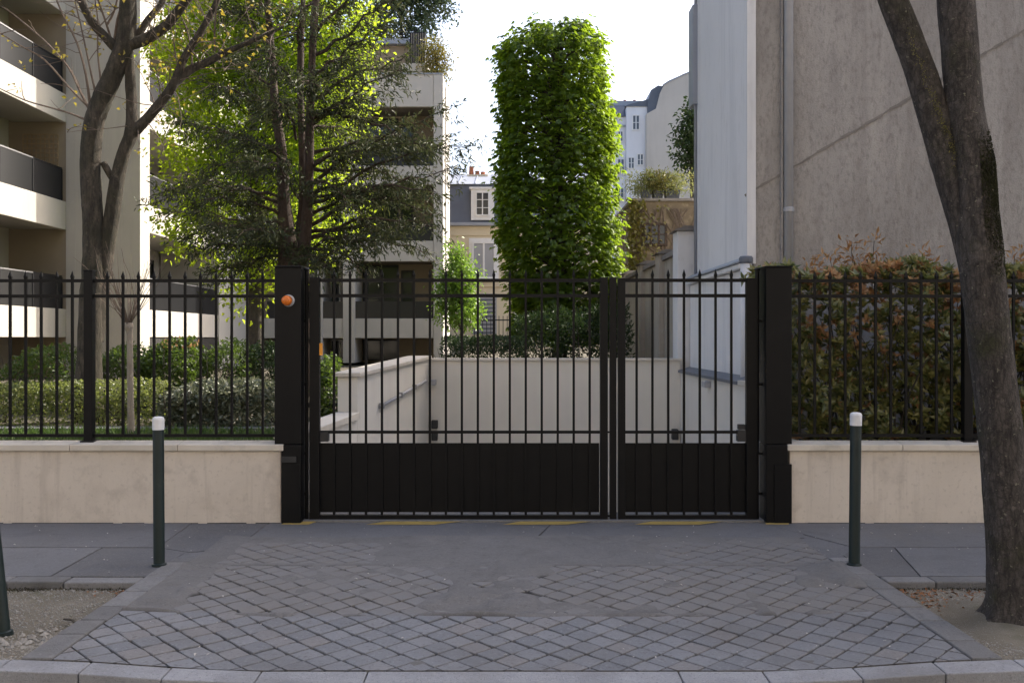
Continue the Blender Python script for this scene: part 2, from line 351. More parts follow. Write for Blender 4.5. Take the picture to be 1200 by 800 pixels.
class MB:
    def __init__(s):
        s.v, s.f = [], []

    def add(s, vs, fs):
        n = len(s.v)
        s.v += [tuple(v) for v in vs]
        s.f += [tuple(i + n for i in f) for f in fs]
        return s

    def box(s, x0, x1, y0, y1, z0, z1):
        x0, x1 = sorted((x0, x1)); y0, y1 = sorted((y0, y1)); z0, z1 = sorted((z0, z1))
        return s.add([(x0, y0, z0), (x1, y0, z0), (x1, y1, z0), (x0, y1, z0), (x0, y0, z1), (x1, y0, z1), (x1, y1, z1), (x0, y1, z1)],
                     [(0, 3, 2, 1), (4, 5, 6, 7), (0, 1, 5, 4), (1, 2, 6, 5), (2, 3, 7, 6), (3, 0, 4, 7)])

    def bar(s, a, b, w, h):
        """a box along a->b, w wide (horizontal), h high"""
        a, b = Vector(a), Vector(b)
        t = (b - a).normalized()
        up = Vector((0, 0, 1)) if abs(t.z) < 0.95 else Vector((0, 1, 0))
        u = t.cross(up).normalized() * w / 2
        w2 = u.cross(t).normalized() * h / 2
        vs = [p + i * u + j * w2 for p in (a, b) for i, j in ((-1, -1), (1, -1), (1, 1), (-1, 1))]
        return s.add(vs, [(0, 1, 2, 3), (7, 6, 5, 4), (0, 4, 5, 1), (1, 5, 6, 2), (2, 6, 7, 3), (3, 7, 4, 0)])

    def prism_xz(s, poly, y0, y1):
        n = len(poly)
        vs = [(x, y0, z) for x, z in poly] + [(x, y1, z) for x, z in poly]
        fs = [tuple(range(n)), tuple(range(2 * n - 1, n - 1, -1))] + [((i + 1) % n, i, n + i, n + (i + 1) % n) for i in range(n)]
        return s.add(vs, fs)

    def prism_yz(s, poly, x0, x1):
        n = len(poly)
        vs = [(x0, y, z) for y, z in poly] + [(x1, y, z) for y, z in poly]
        fs = [tuple(range(n)), tuple(range(2 * n - 1, n - 1, -1))] + [((i + 1) % n, i, n + i, n + (i + 1) % n) for i in range(n)]
        return s.add(vs, fs)

    def prism_xy(s, poly, z0, z1):
        n = len(poly)
        vs = [(x, y, z0) for x, y in poly] + [(x, y, z1) for x, y in poly]
        fs = [tuple(range(n - 1, -1, -1)), tuple(range(n, 2 * n))] + [(i, (i + 1) % n, n + (i + 1) % n, n + i) for i in range(n)]
        return s.add(vs, fs)

    def tube(s, pts, rad, n=8, cap=True, jitter=0.0):
        pts = [Vector(p) for p in pts]
        if not hasattr(rad, '__len__'):
            rad = [rad] * len(pts)
        rings, u = [], None
        for i, p in enumerate(pts):
            t = (pts[min(i + 1, len(pts) - 1)] - pts[max(i - 1, 0)])
            t = t.normalized() if t.length > 1e-9 else Vector((0, 0, 1))
            if u is None:
                u = t.orthogonal().normalized()
            u = (u - t * u.dot(t))
            u = u.normalized() if u.length > 1e-6 else t.orthogonal().normalized()
            w = t.cross(u)
            rings.append([p + (u * math.cos(2 * math.pi * k / n) + w * math.sin(2 * math.pi * k / n)) * rad[i] * (1 + random.uniform(-jitter, jitter)) for k in range(n)])
        vs = [v for r in rings for v in r]
        fs = [(i * n + k, i * n + (k + 1) % n, (i + 1) * n + (k + 1) % n, (i + 1) * n + k) for i in range(len(pts) - 1) for k in range(n)]
        if cap:
            fs += [tuple(range(n - 1, -1, -1)), tuple(range((len(pts) - 1) * n, len(pts) * n))]
        return s.add(vs, fs)

    def lathe(s, prof, c, n=20, axis='z'):
        """prof = [(r, h)]"""
        vs, fs = [], []
        for r, h in prof:
            for k in range(n):
                a = 2 * math.pi * k / n
                q = (r * math.cos(a), r * math.sin(a), h)
                if axis == 'y':
                    q = (q[0], -h, q[1])
                vs.append((c[0] + q[0], c[1] + q[1], c[2] + q[2]))
        m = len(prof)
        fs += [(i * n + k, i * n + (k + 1) % n, (i + 1) * n + (k + 1) % n, (i + 1) * n + k) for i in range(m - 1) for k in range(n)]
        fs += [tuple(range(n - 1, -1, -1)), tuple(range((m - 1) * n, m * n))]
        return s.add(vs, fs)

    def mesh(s, name, off=(0, 0, 0), smooth=False):
        me = bpy.data.meshes.new(name)
        me.from_pydata([(v[0] - off[0], v[1] - off[1], v[2] - off[2]) for v in s.v], [], s.f)
        if smooth:
            me.polygons.foreach_set('use_smooth', [True] * len(me.polygons))
        me.update()
        return me

    def build(s, name, mat, parent=None, smooth=False, bevel=0.0, kind=None):
        off = OFF.get(parent.name, (0, 0, 0)) if parent else (0, 0, 0)
        me = s.mesh(name, off, smooth)
        me.materials.append(MATS[mat])
        o = bpy.data.objects.new(name, me)
        COL.objects.link(o)
        if parent:
            o.parent = parent
        OFF[o.name] = off
        if bevel:
            b = o.modifiers.new('bevel', 'BEVEL')
            b.width, b.segments, b.limit_method = bevel, 2, 'ANGLE'
        if kind:
            o['kind'] = kind
        return o


def put(name, me, loc, parent, rot=None, scale=None):
    """one more piece sharing mesh data"""
    off = OFF.get(parent.name, (0, 0, 0)) if parent else (0, 0, 0)
    o = bpy.data.objects.new(name, me)
    COL.objects.link(o)
    o.parent = parent
    o.location = (loc[0] - off[0], loc[1] - off[1], loc[2] - off[2])
    if rot:
        o.rotation_euler = rot
    if scale:
        o.scale = scale
    return o


def thing(name, label, cat, loc, group=None):
    o = bpy.data.objects.new(name, None)
    COL.objects.link(o)
    o.location = loc
    o.empty_display_size = 0.2
    o['label'], o['category'] = label, cat
    if group:
        o['group'] = group
    OFF[o.name] = tuple(loc)
    return o


def tag(o, label, cat, group=None):
    o['label'], o['category'] = label, cat
    if group:
        o['group'] = group
    return o


def structure(name, mb, mat, bevel=0.0, smooth=False):
    return mb.build(name, mat, None, smooth, bevel, 'structure')


def fast_mesh(name, verts, tris, tone, mat, parent=None, kind=None, smooth=False):
    off = np.array(OFF.get(parent.name, (0, 0, 0)) if parent else (0, 0, 0), dtype=np.float32)
    me = bpy.data.meshes.new(name)
    verts = (np.asarray(verts, dtype=np.float32) - off)
    tris = np.asarray(tris, dtype=np.int32)
    nt_ = len(tris)
    me.vertices.add(len(verts))
    me.vertices.foreach_set('co', verts.ravel())
    me.loops.add(nt_ * 3)
    me.loops.foreach_set('vertex_index', tris.ravel())
    me.polygons.add(nt_)
    me.polygons.foreach_set('loop_start', np.arange(0, nt_ * 3, 3, dtype=np.int32))
    a = me.attributes.new('tone', 'FLOAT', 'POINT')
    a.data.foreach_set('value', np.asarray(tone, dtype=np.float32))
    me.update()
    me.validate()
    me.materials.append(MATS[mat])
    o = bpy.data.objects.new(name, me)
    COL.objects.link(o)
    if parent:
        o.parent = parent
    OFF[o.name] = tuple(float(v) for v in off)
    if kind:
        o['kind'] = kind
    return o


def unit(a):
    return a / np.maximum(np.linalg.norm(a, axis=1, keepdims=True), 1e-9)


def leaf_arrays(c, d, nrm, length, width, fold=0.25, droop=0.15, clump=None):
    """rhombic folded leaves, 4 verts / 2 tris each; c base points, d growth direction, nrm face normal"""
    n = len(c)
    d = unit(d)
    s = unit(np.cross(d, nrm))
    up = np.cross(s, d)
    L, W = np.broadcast_to(length, n)[:, None], np.broadcast_to(width, n)[:, None]
    mid = c + d * L * 0.45
    v = np.stack([c, mid + s * W / 2 + up * W * fold, c + d * L - up * L * droop, mid - s * W / 2 + up * W * fold], 1).reshape(-1, 3)
    i = np.arange(n)[:, None] * 4
    t = np.concatenate([i + np.array([0, 1, 2]), i + np.array([0, 2, 3])], 1).reshape(-1, 3)
    tone = np.repeat(RNG.random(n) if clump is None else np.clip(0.6 * clump + 0.4 * RNG.random(n), 0, 1), 4)
    return v, t, tone


def rand_dirs(n):
    return unit(RNG.normal(size=(n, 3)))


def leaves(name, mat, parent, c, d, nrm, length, width, fold=0.25, droop=0.15, clump=None):
    v, t, tone = leaf_arrays(c, d, nrm, length, width, fold, droop, clump)
    return fast_mesh(name, v, t, tone, mat, parent)


def clump_leaves(name, mat, parent, centres, spread, per, length, width, up=0.3, out_from=None):
    """leaves scattered in clumps"""
    n = len(centres) * per
    cc = np.repeat(np.asarray(centres), per, 0)
    off = RNG.normal(size=(n, 3)) * np.asarray(spread)
    c = cc + off
    d = rand_dirs(n) + unit(off) * 0.9 + np.array([0, 0, up])
    nr = rand_dirs(n) + np.array([0, 0, 1.2])
    k = RNG.uniform(0.65, 1.25, n)
    return leaves(name, mat, parent, c, d, nr, length * k, width * k, clump=np.repeat(RNG.random(len(centres)), per))


def smooth_path(pts, rad, sub=4):
    """Catmull-Rom through points with radii"""
    pts = [Vector(p) for p in pts]
    out, ro = [], []
    for i in range(len(pts) - 1):
        p0, p1, p2, p3 = pts[max(i - 1, 0)], pts[i], pts[i + 1], pts[min(i + 2, len(pts) - 1)]
        for k in range(sub):
            t = k / sub
            out.append(0.5 * ((2 * p1) + (p2 - p0) * t + (2 * p0 - 5 * p1 + 4 * p2 - p3) * t * t + (3 * p1 - p0 - 3 * p2 + p3) * t ** 3))
            ro.append(rad[i] * (1 - t) + rad[i + 1] * t)
    out.append(pts[-1]); ro.append(rad[-1])
    return out, ro


def px_limb(mb, spec, d, n=10, jitter=0.03, sub=4, rough=0.0):
    """spec rows: (x, y, width_px, depth offset)"""
    pts = [P(a[0], a[1], d) + Vector((0, a[3] if len(a) > 3 else 0, 0)) for a in spec]
    rad = [a[2] * d / F_PX / 2 for a in spec]
    p, r = smooth_path(pts, rad, sub)
    i0 = len(mb.v)
    mb.tube(p, r, n, True, jitter)
    if rough:                             # knotty, fissured surface
        from mathutils import noise as mn
        for i in range(i0, len(mb.v)):
            v = Vector(mb.v[i]); k = (i - i0) // n
            a = v - p[k]
            h = mn.fractal(Vector((v.x * 9, v.y * 9, v.z * 2.2)), 1.0, 2.0, 4) * 0.7 + mn.fractal(Vector((v.x * 38, v.y * 38, v.z * 7)), 1.0, 2.0, 3) * 0.5
            mb.v[i] = tuple(p[k] + a * (1 + rough * h))
    return p, r


def wander(mb, p, dirv, length, r0, r1, n=5, seg=6, curl=0.25, lift=0.0):
    p = Vector(p); dv = Vector(dirv).normalized()
    pts, rad = [p.copy()], [r0]
    for i in range(seg):
        dv = (dv + Vector((random.gauss(0, curl), random.gauss(0, curl), random.gauss(0, curl) + lift)) * 0.5).normalized()
        p = p + dv * length / seg
        pts.append(p.copy()); rad.append(r0 + (r1 - r0) * (i + 1) / seg)
    mb.tube(pts, rad, n, True)
    return pts, dv


def per_stone(name, amt):
    """each stone of a row a little lighter or darker"""
    nt = MATS[name].node_tree
    b = nt.nodes['Principled BSDF']
    src = b.inputs['Base Color'].links[0].from_socket
    oi = nd(nt, 'ShaderNodeObjectInfo')
    hs = nd(nt, 'ShaderNodeHueSaturation')
    nt.links.new(ramp(nt, oi.outputs['Random'], 0, 1, 1 - amt, 1 + amt), hs.inputs['Value'])
    nt.links.new(src, hs.inputs['Color'])
    nt.links.new(hs.outputs[0], b.inputs['Base Color'])


per_stone('border_stone', 0.2)
per_stone('granite', 0.1)
per_stone('coping', 0.06)

# ================================================================== the ground
ROAD_Z = -0.2
KERB_B, KERB_F = -3.56, -3.71             # back and front edge of the kerb
DRV_X, BOR_X = 2.30, 2.46                 # half widths: setts, border stones
Y_BAND = -1.66                            # where the setts begin
Y_TOP = -0.72                             # older setts show through the tar up to here
PIT_B = -2.08
PIT_OUT = 7.5

g = MB()
for (x0, x1, y0, y1) in ((-900, 900, -600, KERB_B - 0.3), (-900, -6.5, KERB_B - 0.3, 1500), (6.5, 900, KERB_B - 0.3, 1500), (-6.5, 6.5, 5.6, 1500)):
    pass
g = MB()
g.add([(-900, KERB_B, -0.3), (-3.2, KERB_B, -0.3), (-3.2, 1500, -0.3), (-900, 1500, -0.3)], [(0, 1, 2, 3)])
g.add([(3.2, KERB_B, -0.3), (900, KERB_B, -0.3), (900, 1500, -0.3), (3.2, 1500, -0.3)], [(0, 1, 2, 3)])
g.add([(-3.2, 6.0, -0.3), (3.2, 6.0, -0.3), (3.2, 1500, -0.3), (-3.2, 1500, -0.3)], [(0, 1, 2, 3)])
g.add([(-3.2, KERB_B, -0.3), (3.2, KERB_B, -0.3), (3.2, 0.2, -0.3), (-3.2, 0.2, -0.3)], [(0, 1, 2, 3)])
structure('ground', g, 'ground_far')
structure('road', MB().box(-60, 60, -40, KERB_F - 0.002, ROAD_Z - 0.1, ROAD_Z), 'road_asphalt')
structure('gutter', MB().box(-60, 60, KERB_F - 0.32, KERB_F - 0.006, ROAD_Z - 0.05, ROAD_Z + 0.008), 'asphalt_dark')


def drive_z(x, y):
    t = min(1.0, max(0.0, (Y_BAND - y) / (Y_BAND - KERB_B)))
    a = min(1.0, max(0.0, (abs(x) - 1.25) / 1.25))
    return -0.06 * t * t * (3 - 2 * t) * (1 - a * a * (3 - 2 * a))


def kerb_z(x):
    return drive_z(x, KERB_B) - 0.002


# kerb stones
kerb = bpy.data.objects.new('kerb', None); COL.objects.link(kerb); kerb['kind'] = 'structure'; OFF['kerb'] = (0, 0, 0)
xs = [-9.2, -8.1, -7.05, -6.0, -4.95, -3.85, -3.1, -2.5, -2.1, -1.7, -1.25, -0.72, 0.83, 1.25, 1.7, 2.1, 2.5, 3.1, 3.9, 5.0, 6.05, 7.1, 8.2, 9.2]
for a, b in zip(xs[:-1], xs[1:]):
    m = MB()
    a2, b2 = a + 0.003, b - 0.003
    za, zb = kerb_z(a), kerb_z(b)
    m.add([(a2, KERB_F, ROAD_Z - 0.1), (b2, KERB_F, ROAD_Z - 0.1), (b2, KERB_B - 0.001, ROAD_Z - 0.1), (a2, KERB_B - 0.001, ROAD_Z - 0.1),
           (a2, KERB_F, za - 0.004), (b2, KERB_F, zb - 0.004), (b2, KERB_B - 0.001, zb), (a2, KERB_B - 0.001, za)],
          [(0, 3, 2, 1), (4, 5, 6, 7), (0, 1, 5, 4), (1, 2, 6, 5), (2, 3, 7, 6), (3, 0, 4, 7)])
    m.build('kerb_stone', 'granite', kerb, bevel=0.006)

# sidewalk: a tar bed with asphalt patches laid on it, seams between
walk = structure('sidewalk', MB().box(-40, -BOR_X - 0.002, PIT_B + 0.14, -0.11, -0.28, -0.012)
                 .box(BOR_X + 0.002, 40, PIT_B + 0.14, -0.11, -0.28, -0.012)
                 .box(-BOR_X - 0.002, BOR_X + 0.002, Y_BAND, 0.2, -0.28, -0.03)
                 .box(-40, -PIT_OUT, KERB_B, PIT_B + 0.14, -0.28, -0.012).box(PIT_OUT, 40, KERB_B, PIT_B + 0.14, -0.28, -0.012), 'joint_tar')


def ground_pt(px, py, z=0.0):
    d = F_PX * (CAM_Z - z) / (py - HOR)
    q = P(px, py, d)
    return (q.x, q.y)


def inset(poly, g):
    cx = sum(p[0] for p in poly) / len(poly); cy = sum(p[1] for p in poly) / len(poly)
    out = []
    n = len(poly)
    for i in range(n):
        a, b, c = Vector(poly[i - 1]), Vector(poly[i]), Vector(poly[(i + 1) % n])
        e1, e2 = (b - a).normalized(), (c - b).normalized()
        n1, n2 = Vector((-e1.y, e1.x)), Vector((-e2.y, e2.x))
        bis = (n1 + n2)
        k = g / max(0.35, (1 + n1.dot(n2)) / 2) / 2
        out.append((b.x + bis.x * k, b.y + bis.y * k))
    return out


def ccw(poly):
    a = sum(poly[i - 1][0] * poly[i][1] - poly[i][0] * poly[i - 1][1] for i in range(len(poly)))
    return poly if a > 0 else poly[::-1]


def patch(poly, mat, z=0.0, gap=0.006):
    poly = inset(ccw(poly), gap)
    # wavy seams
    fine = []
    n = len(poly)
    for i in range(n):
        a, b = Vector(poly[i]), Vector(poly[(i + 1) % n])
        L = (b - a).length
        k = max(1, int(L / 0.16))
        nrm = Vector((-(b - a).y, (b - a).x)).normalized()
        for j in range(k):
            q = a.lerp(b, j / k)
            if j:
                q += nrm * random.uniform(-0.0035, 0.0035)
            fine.append((q.x, q.y))
    return MB().prism_xy(fine, z - 0.025, z).build('asphalt_patch', mat, walk)


WB = -0.125                               # foot of the low walls
yl = ground_pt(0, 641)[1]                 # long seam parallel to the wall
ys = ground_pt(0, 671)[1]                 # back of the pit edge stones
# left: wall strip, split by an oblique seam; then two patches towards the pit
a1, a2 = ground_pt(231, 609), ground_pt(198, 632)
a1 = (a1[0], WB)
dx = (a2[0] - a1[0]) / (a2[1] - a1[1])
a2 = (a1[0] + dx * (yl - WB), yl)
yp = PIT_B + 0.145
patch([(-40, WB), a1, a2, (-40, yl)], 'asphalt')
patch([a1, (-BOR_X + 0.35, WB), (-BOR_X + 0.35, yl - 0.02), (-BOR_X + 0.05, yl - 0.16), a2], 'asphalt_dark', -0.002)
b1, b2 = ground_pt(110, 646), ground_pt(66, 671)
b1, b2 = (b1[0], yl), (b2[0], yp)
patch([(-40, yl), b1, b2, (-40, yp)], 'asphalt_pale', -0.001)
patch([b1, a2, (-BOR_X + 0.02, yl - 0.17), (-BOR_X, yp), b2], 'asphalt_dark', -0.003)
# right
c1, c2 = (ground_pt(1050, 642)[0], yl), (ground_pt(1074, 672)[0], yp)
e1 = (2.16, WB); e2 = (2.62, yl)
patch([e1, (40, WB), (40, yl), e2], 'asphalt')
patch([e2, c1, c2, (BOR_X, yp), (BOR_X - 0.02, yl - 0.25)], 'asphalt_dark', -0.002)
patch([c1, (40, yl), (40, yp), c2], 'asphalt_pale', -0.001)
patch([(-40, yp), (-PIT_OUT, yp), (-PIT_OUT, KERB_B), (-40, KERB_B)], 'asphalt')
patch([(PIT_OUT, yp), (40, yp), (40, KERB_B), (PIT_OUT, KERB_B)], 'asphalt')
for sx in (-1, 1):
    xa, xb = sorted((sx * 2.05, sx * 2.85))
    MB().box(xa, xb, Y_BAND + 0.24, WB, -0.05, -0.006).build('asphalt_patch', 'asphalt', walk)
# in front of the gate, between the walls and the old setts
patch([(-BOR_X + 0.36, WB + 0.02), (0.35, WB + 0.02), (0.2, Y_TOP), (-BOR_X + 0.36, Y_TOP)], 'asphalt', 0.0)
patch([(0.35, WB + 0.02), (2.15, WB + 0.02), (2.42, -0.45), (2.35, Y_TOP), (0.2, Y_TOP)], 'asphalt', -0.001)

# the threshold the gate closes over, and its worn yellow bars
sill = structure('gate_sill', MB().box(-2.02, 2.3, -0.075, 0.32, -0.1, 0.014), 'border_stone', 0.004)
for (x0, x1) in ((335, 372), (437, 540), (594, 692), (746, 846), (893, 924)):
    xa, xb = (x0 - 600) * 8.2 / F_PX, (x1 - 600) * 8.2 / F_PX
    sk = 0.10 if x1 - x0 > 50 else 0.02
    MB().add([(xa - sk * 0.4, -0.2, 0.004), (xb - sk * 2.2, -0.205, 0.004), (xb, -0.079, 0.006), (xa + sk * 1.2, -0.079, 0.006)], [(0, 1, 2, 3)]).build('yellow_bar', 'yellow_paint', sill)

# ---- driveway: old granite setts laid on the diagonal, joints filled with tar
drive = structure('driveway', MB().box(-DRV_X, DRV_X, KERB_B, Y_TOP, -0.28, -0.1), 'joint_tar')


def vnoise(x, y, s, seed):
    """smooth value noise"""
    x, y = x * s + seed * 17.3, y * s + seed * 5.1
    xi, yi = math.floor(x), math.floor(y)
    def h(i, j):
        return (math.sin(i * 127.1 + j * 311.7 + seed * 74.7) * 43758.5453) % 1.0
    u, w = x - xi, y - yi
    u, w = u * u * (3 - 2 * u), w * w * (3 - 2 * w)
    return (h(xi, yi) * (1 - u) + h(xi + 1, yi) * u) * (1 - w) + (h(xi, yi + 1) * (1 - u) + h(xi + 1, yi + 1) * u) * w


def fbm(x, y, s, seed):
    return 0.55 * vnoise(x, y, s, seed) + 0.3 * vnoise(x, y, s * 2.1, seed + 1) + 0.15 * vnoise(x, y, s * 4.3, seed + 2)


def sstep(a, b, x):
    t = min(1, max(0, (x - a) / (b - a)))
    return t * t * (3 - 2 * t)


Y_BLUE = -2.72                           # the cleaner front rows begin here


def joint_depth(x, y):
    """how far the fill lies below the stones (m); negative = stones buried"""
    n = 0.6 * fbm(x, y, 1.6, 3) + 0.4 * vnoise(x, y, 7.0, 8)
    d = 0.0 + 0.026 * sstep(0.34, 0.64, n)
    if y > Y_BAND:                       # mostly tarred over; stones show at both sides
        side = max(sstep(-0.75, -1.15, x) * sstep(-2.25, -2.0, x), sstep(0.85, 1.25, x))
        d = -0.008 + side * (0.011 + 0.004 * n)
        d -= 0.010 * sstep(-1.05, -0.72, y)
        if y < Y_BAND + 0.09:
            d = -0.006
    elif y > Y_BLUE:
        bare = sstep(0.56, 0.66, fbm(x + 3.1, y, 1.15, 9))
        d -= 0.016 * bare
        d -= 0.03 * sstep(-1.85, -2.1, x) + 0.03 * sstep(1.75, 2.1, x) * sstep(-2.3, -2.0, y)
        d -= 0.012 * math.exp(-((x + 0.35) / 0.22) ** 2)
        d -= 0.009 * math.exp(-((x - 0.2) / 0.3) ** 2) * sstep(-2.1, -1.9, y)
        if y < Y_BLUE + 0.05:
            d -= 0.012
    else:
        d += 0.012
        if y > Y_BLUE - 0.03:
            d -= 0.012
        d -= 0.012 * sstep(KERB_B + 0.26, KERB_B + 0.1, y)
    if y < KERB_B + 0.012:
        d = -0.001
    return d


# fill sheet
m = MB()
nx, ny = 184, 114
vs = []
for j in range(ny + 1):
    y = KERB_B + 0.001 + (Y_TOP - 0.001 - KERB_B) * j / ny
    for i in range(nx + 1):
        x = -DRV_X + 2 * DRV_X * i / nx
        vs.append((x, y, drive_z(x, y) - joint_depth(x, y) + 0.0018 * (fbm(x, y, 9, 5) - 0.5)))
fs = [(j * (nx + 1) + i, j * (nx + 1) + i + 1, (j + 1) * (nx + 1) + i + 1, (j + 1) * (nx + 1) + i) for j in range(ny) for i in range(nx)]
tri = np.array([(f[0], f[1], f[2]) for f in fs] + [(f[0], f[2], f[3]) for f in fs])
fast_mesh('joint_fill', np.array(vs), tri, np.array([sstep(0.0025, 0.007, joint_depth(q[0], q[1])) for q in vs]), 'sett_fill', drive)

# setts
def sett_mesh(k):
    rr = random.Random(k)
    h = (PITCH - 0.0115) / 2
    prof = [(h, -0.07), (h, -0.005), (h - 0.0025, -0.001), (h - 0.01, 0.0)]
    vs, fs = [], []
    jit = [(rr.uniform(-0.0045, 0.003), rr.uniform(-0.0045, 0.003)) for _ in range(8)]
    base = [(-1, -1), (0, -1.02), (1, -1), (1.02, 0), (1, 1), (0, 1.02), (-1, 1), (-1.02, 0)]
    for (r, z) in prof:
        for q, (a, b) in enumerate(base):
            kk = 0.975 if q % 2 == 0 else 1.0
            vs.append((a * r * kk + jit[q][0], b * r * kk + jit[q][1], z))
    for i in range(3):
        for q in range(8):
            fs.append((i * 8 + q, i * 8 + (q + 1) % 8, (i + 1) * 8 + (q + 1) % 8, (i + 1) * 8 + q))
    fs.append(tuple(range(24, 32)))
    return vs, fs


SV = [sett_mesh(k) for k in range(12)]
sett_me = []
for (vs_, fs_) in SV:
    me = bpy.data.meshes.new('sett'); me.from_pydata(vs_, [], fs_); me.materials.append(MATS['sett_granite']); sett_me.append(me)
spots, cut_spots = [], []
s2 = math.sqrt(0.5)
R_ = 45
for i in range(-R_, R_):
    for j in range(-R_, R_):
        u, w = (i + 0.5) * PITCH, (j + 0.5) * PITCH
        x, y = (u - w) * s2, (u + w) * s2
        hd = PITCH * s2 - 0.01
        if y > Y_TOP - hd or abs(x) > DRV_X + hd or y < KERB_B - hd:
            continue
        if abs(x) > DRV_X - hd or y < KERB_B + hd:
            if joint_depth(max(-DRV_X, min(DRV_X, x)), max(KERB_B + 0.02, y)) > -0.0065:
                cut_spots.append((x, y))
            continue
        if joint_depth(x, y) < -0.0065:
            continue
        spots.append((x, y))
spots.sort(key=lambda q: q[1])
rest = MB()
for k, (x, y) in enumerate(spots):
    z = drive_z(x, y) + random.uniform(-0.0025, 0.002)
    slope = (drive_z(x, y + 0.05) - drive_z(x, y - 0.05)) / 0.1
    rm = Matrix.Rotation(math.atan(slope) + random.gauss(0, 0.006), 4, 'X') @ Matrix.Rotation(-math.atan((drive_z(x + 0.05, y) - drive_z(x - 0.05, y)) / 0.1) + random.gauss(0, 0.006), 4, 'Y') @ Matrix.Rotation(math.radians(45 + 90 * random.randrange(4)) + random.gauss(0, 0.018), 4, 'Z')
    rot = rm.to_euler()
    v = (k * 7) % 12
    if k < 300:
        put('sett', sett_me[v], (x, y, z), drive, rot)
    else:
        mt = Matrix.Translation((x, y, z)) @ rm
        rest.add([mt @ Vector(q) for q in SV[v][0]], SV[v][1])
# stones cut to fit along the border and the kerb
def clip(poly, ax, lim, sgn):
    out = []
    for i in range(len(poly)):
        a, b = poly[i - 1], poly[i]
        da, db = sgn * (lim - a[ax]), sgn * (lim - b[ax])
        if (da >= 0) != (db >= 0):
            t = da / (da - db)
            out.append((a[0] + (b[0] - a[0]) * t, a[1] + (b[1] - a[1]) * t))
        if db >= 0:
            out.append(b)
    return out


for (x, y) in cut_spots:
    h = (PITCH - 0.0115) * s2
    poly = [(x - h, y), (x, y - h), (x + h, y), (x, y + h)]
    for ax, lim, sg in ((0, DRV_X - 0.004, 1), (0, -DRV_X + 0.004, -1), (1, KERB_B + 0.006, -1)):
        poly = clip(poly, ax, lim, sg)
        if len(poly) < 3:
            break
    if len(poly) < 3:
        continue
    dz = random.uniform(-0.002, 0.0015)
    k = len(poly)
    rest.add([(p[0], p[1], drive_z(*p) + dz - 0.06) for p in poly] + [(p[0], p[1], drive_z(*p) + dz) for p in poly],
             [tuple(range(k, 2 * k))] + [(i, (i + 1) % k, k + (i + 1) % k, k + i) for i in range(k)])
rest.build('worn_setts', 'sett_granite', drive, kind='stuff')

# border stones along both sides, and the edging behind the tree pits
edge = structure('pit_edging', MB().box(-BOR_X, -DRV_X - 0.002, KERB_B, Y_BAND + 0.25, -0.28, -0.1).box(DRV_X + 0.002, BOR_X, KERB_B, Y_BAND + 0.25, -0.28, -0.1), 'joint_tar')
for sx in (-1, 1):
    y = KERB_B + 0.004
    while y < Y_BAND + 0.2:
        L = random.uniform(0.24, 0.42)
        y1 = min(y + L, Y_BAND + 0.25)
        mb = MB()
        xa, xb = sorted((sx * (DRV_X + 0.004), sx * BOR_X))
        wob = random.uniform(-0.006, 0.006)
        za, zb = drive_z(2.38, y) + 0.004, drive_z(2.38, y1) + 0.004
        mb.add([(xa + wob, y + 0.004, -0.2), (xb + wob, y + 0.004, -0.2), (xb + wob, y1 - 0.004, -0.2), (xa + wob, y1 - 0.004, -0.2),
                (xa + wob, y + 0.004, za), (xb + wob, y + 0.004, za), (xb + wob, y1 - 0.004, zb), (xa + wob, y1 - 0.004, zb)],
               [(0, 3, 2, 1), (4, 5, 6, 7), (0, 1, 5, 4), (1, 2, 6, 5), (2, 3, 7, 6), (3, 0, 4, 7)])
        mb.build('border_stone', 'border_stone', edge, bevel=0.008)
        y = y1
    x = BOR_X + 0.01
    while x < PIT_OUT:
        x1 = min(x + random.uniform(0.3, 0.55), PIT_OUT)
        xa, xb = sorted((sx * x, sx * (x1 - 0.008)))
        dy = random.uniform(-0.006, 0.006)
        MB().box(xa, xb, PIT_B + dy, PIT_B + 0.135 + dy, -0.2, random.uniform(-0.004, 0.003)).build('edging_stone', 'border_stone', edge, bevel=0.01)
        x = x1

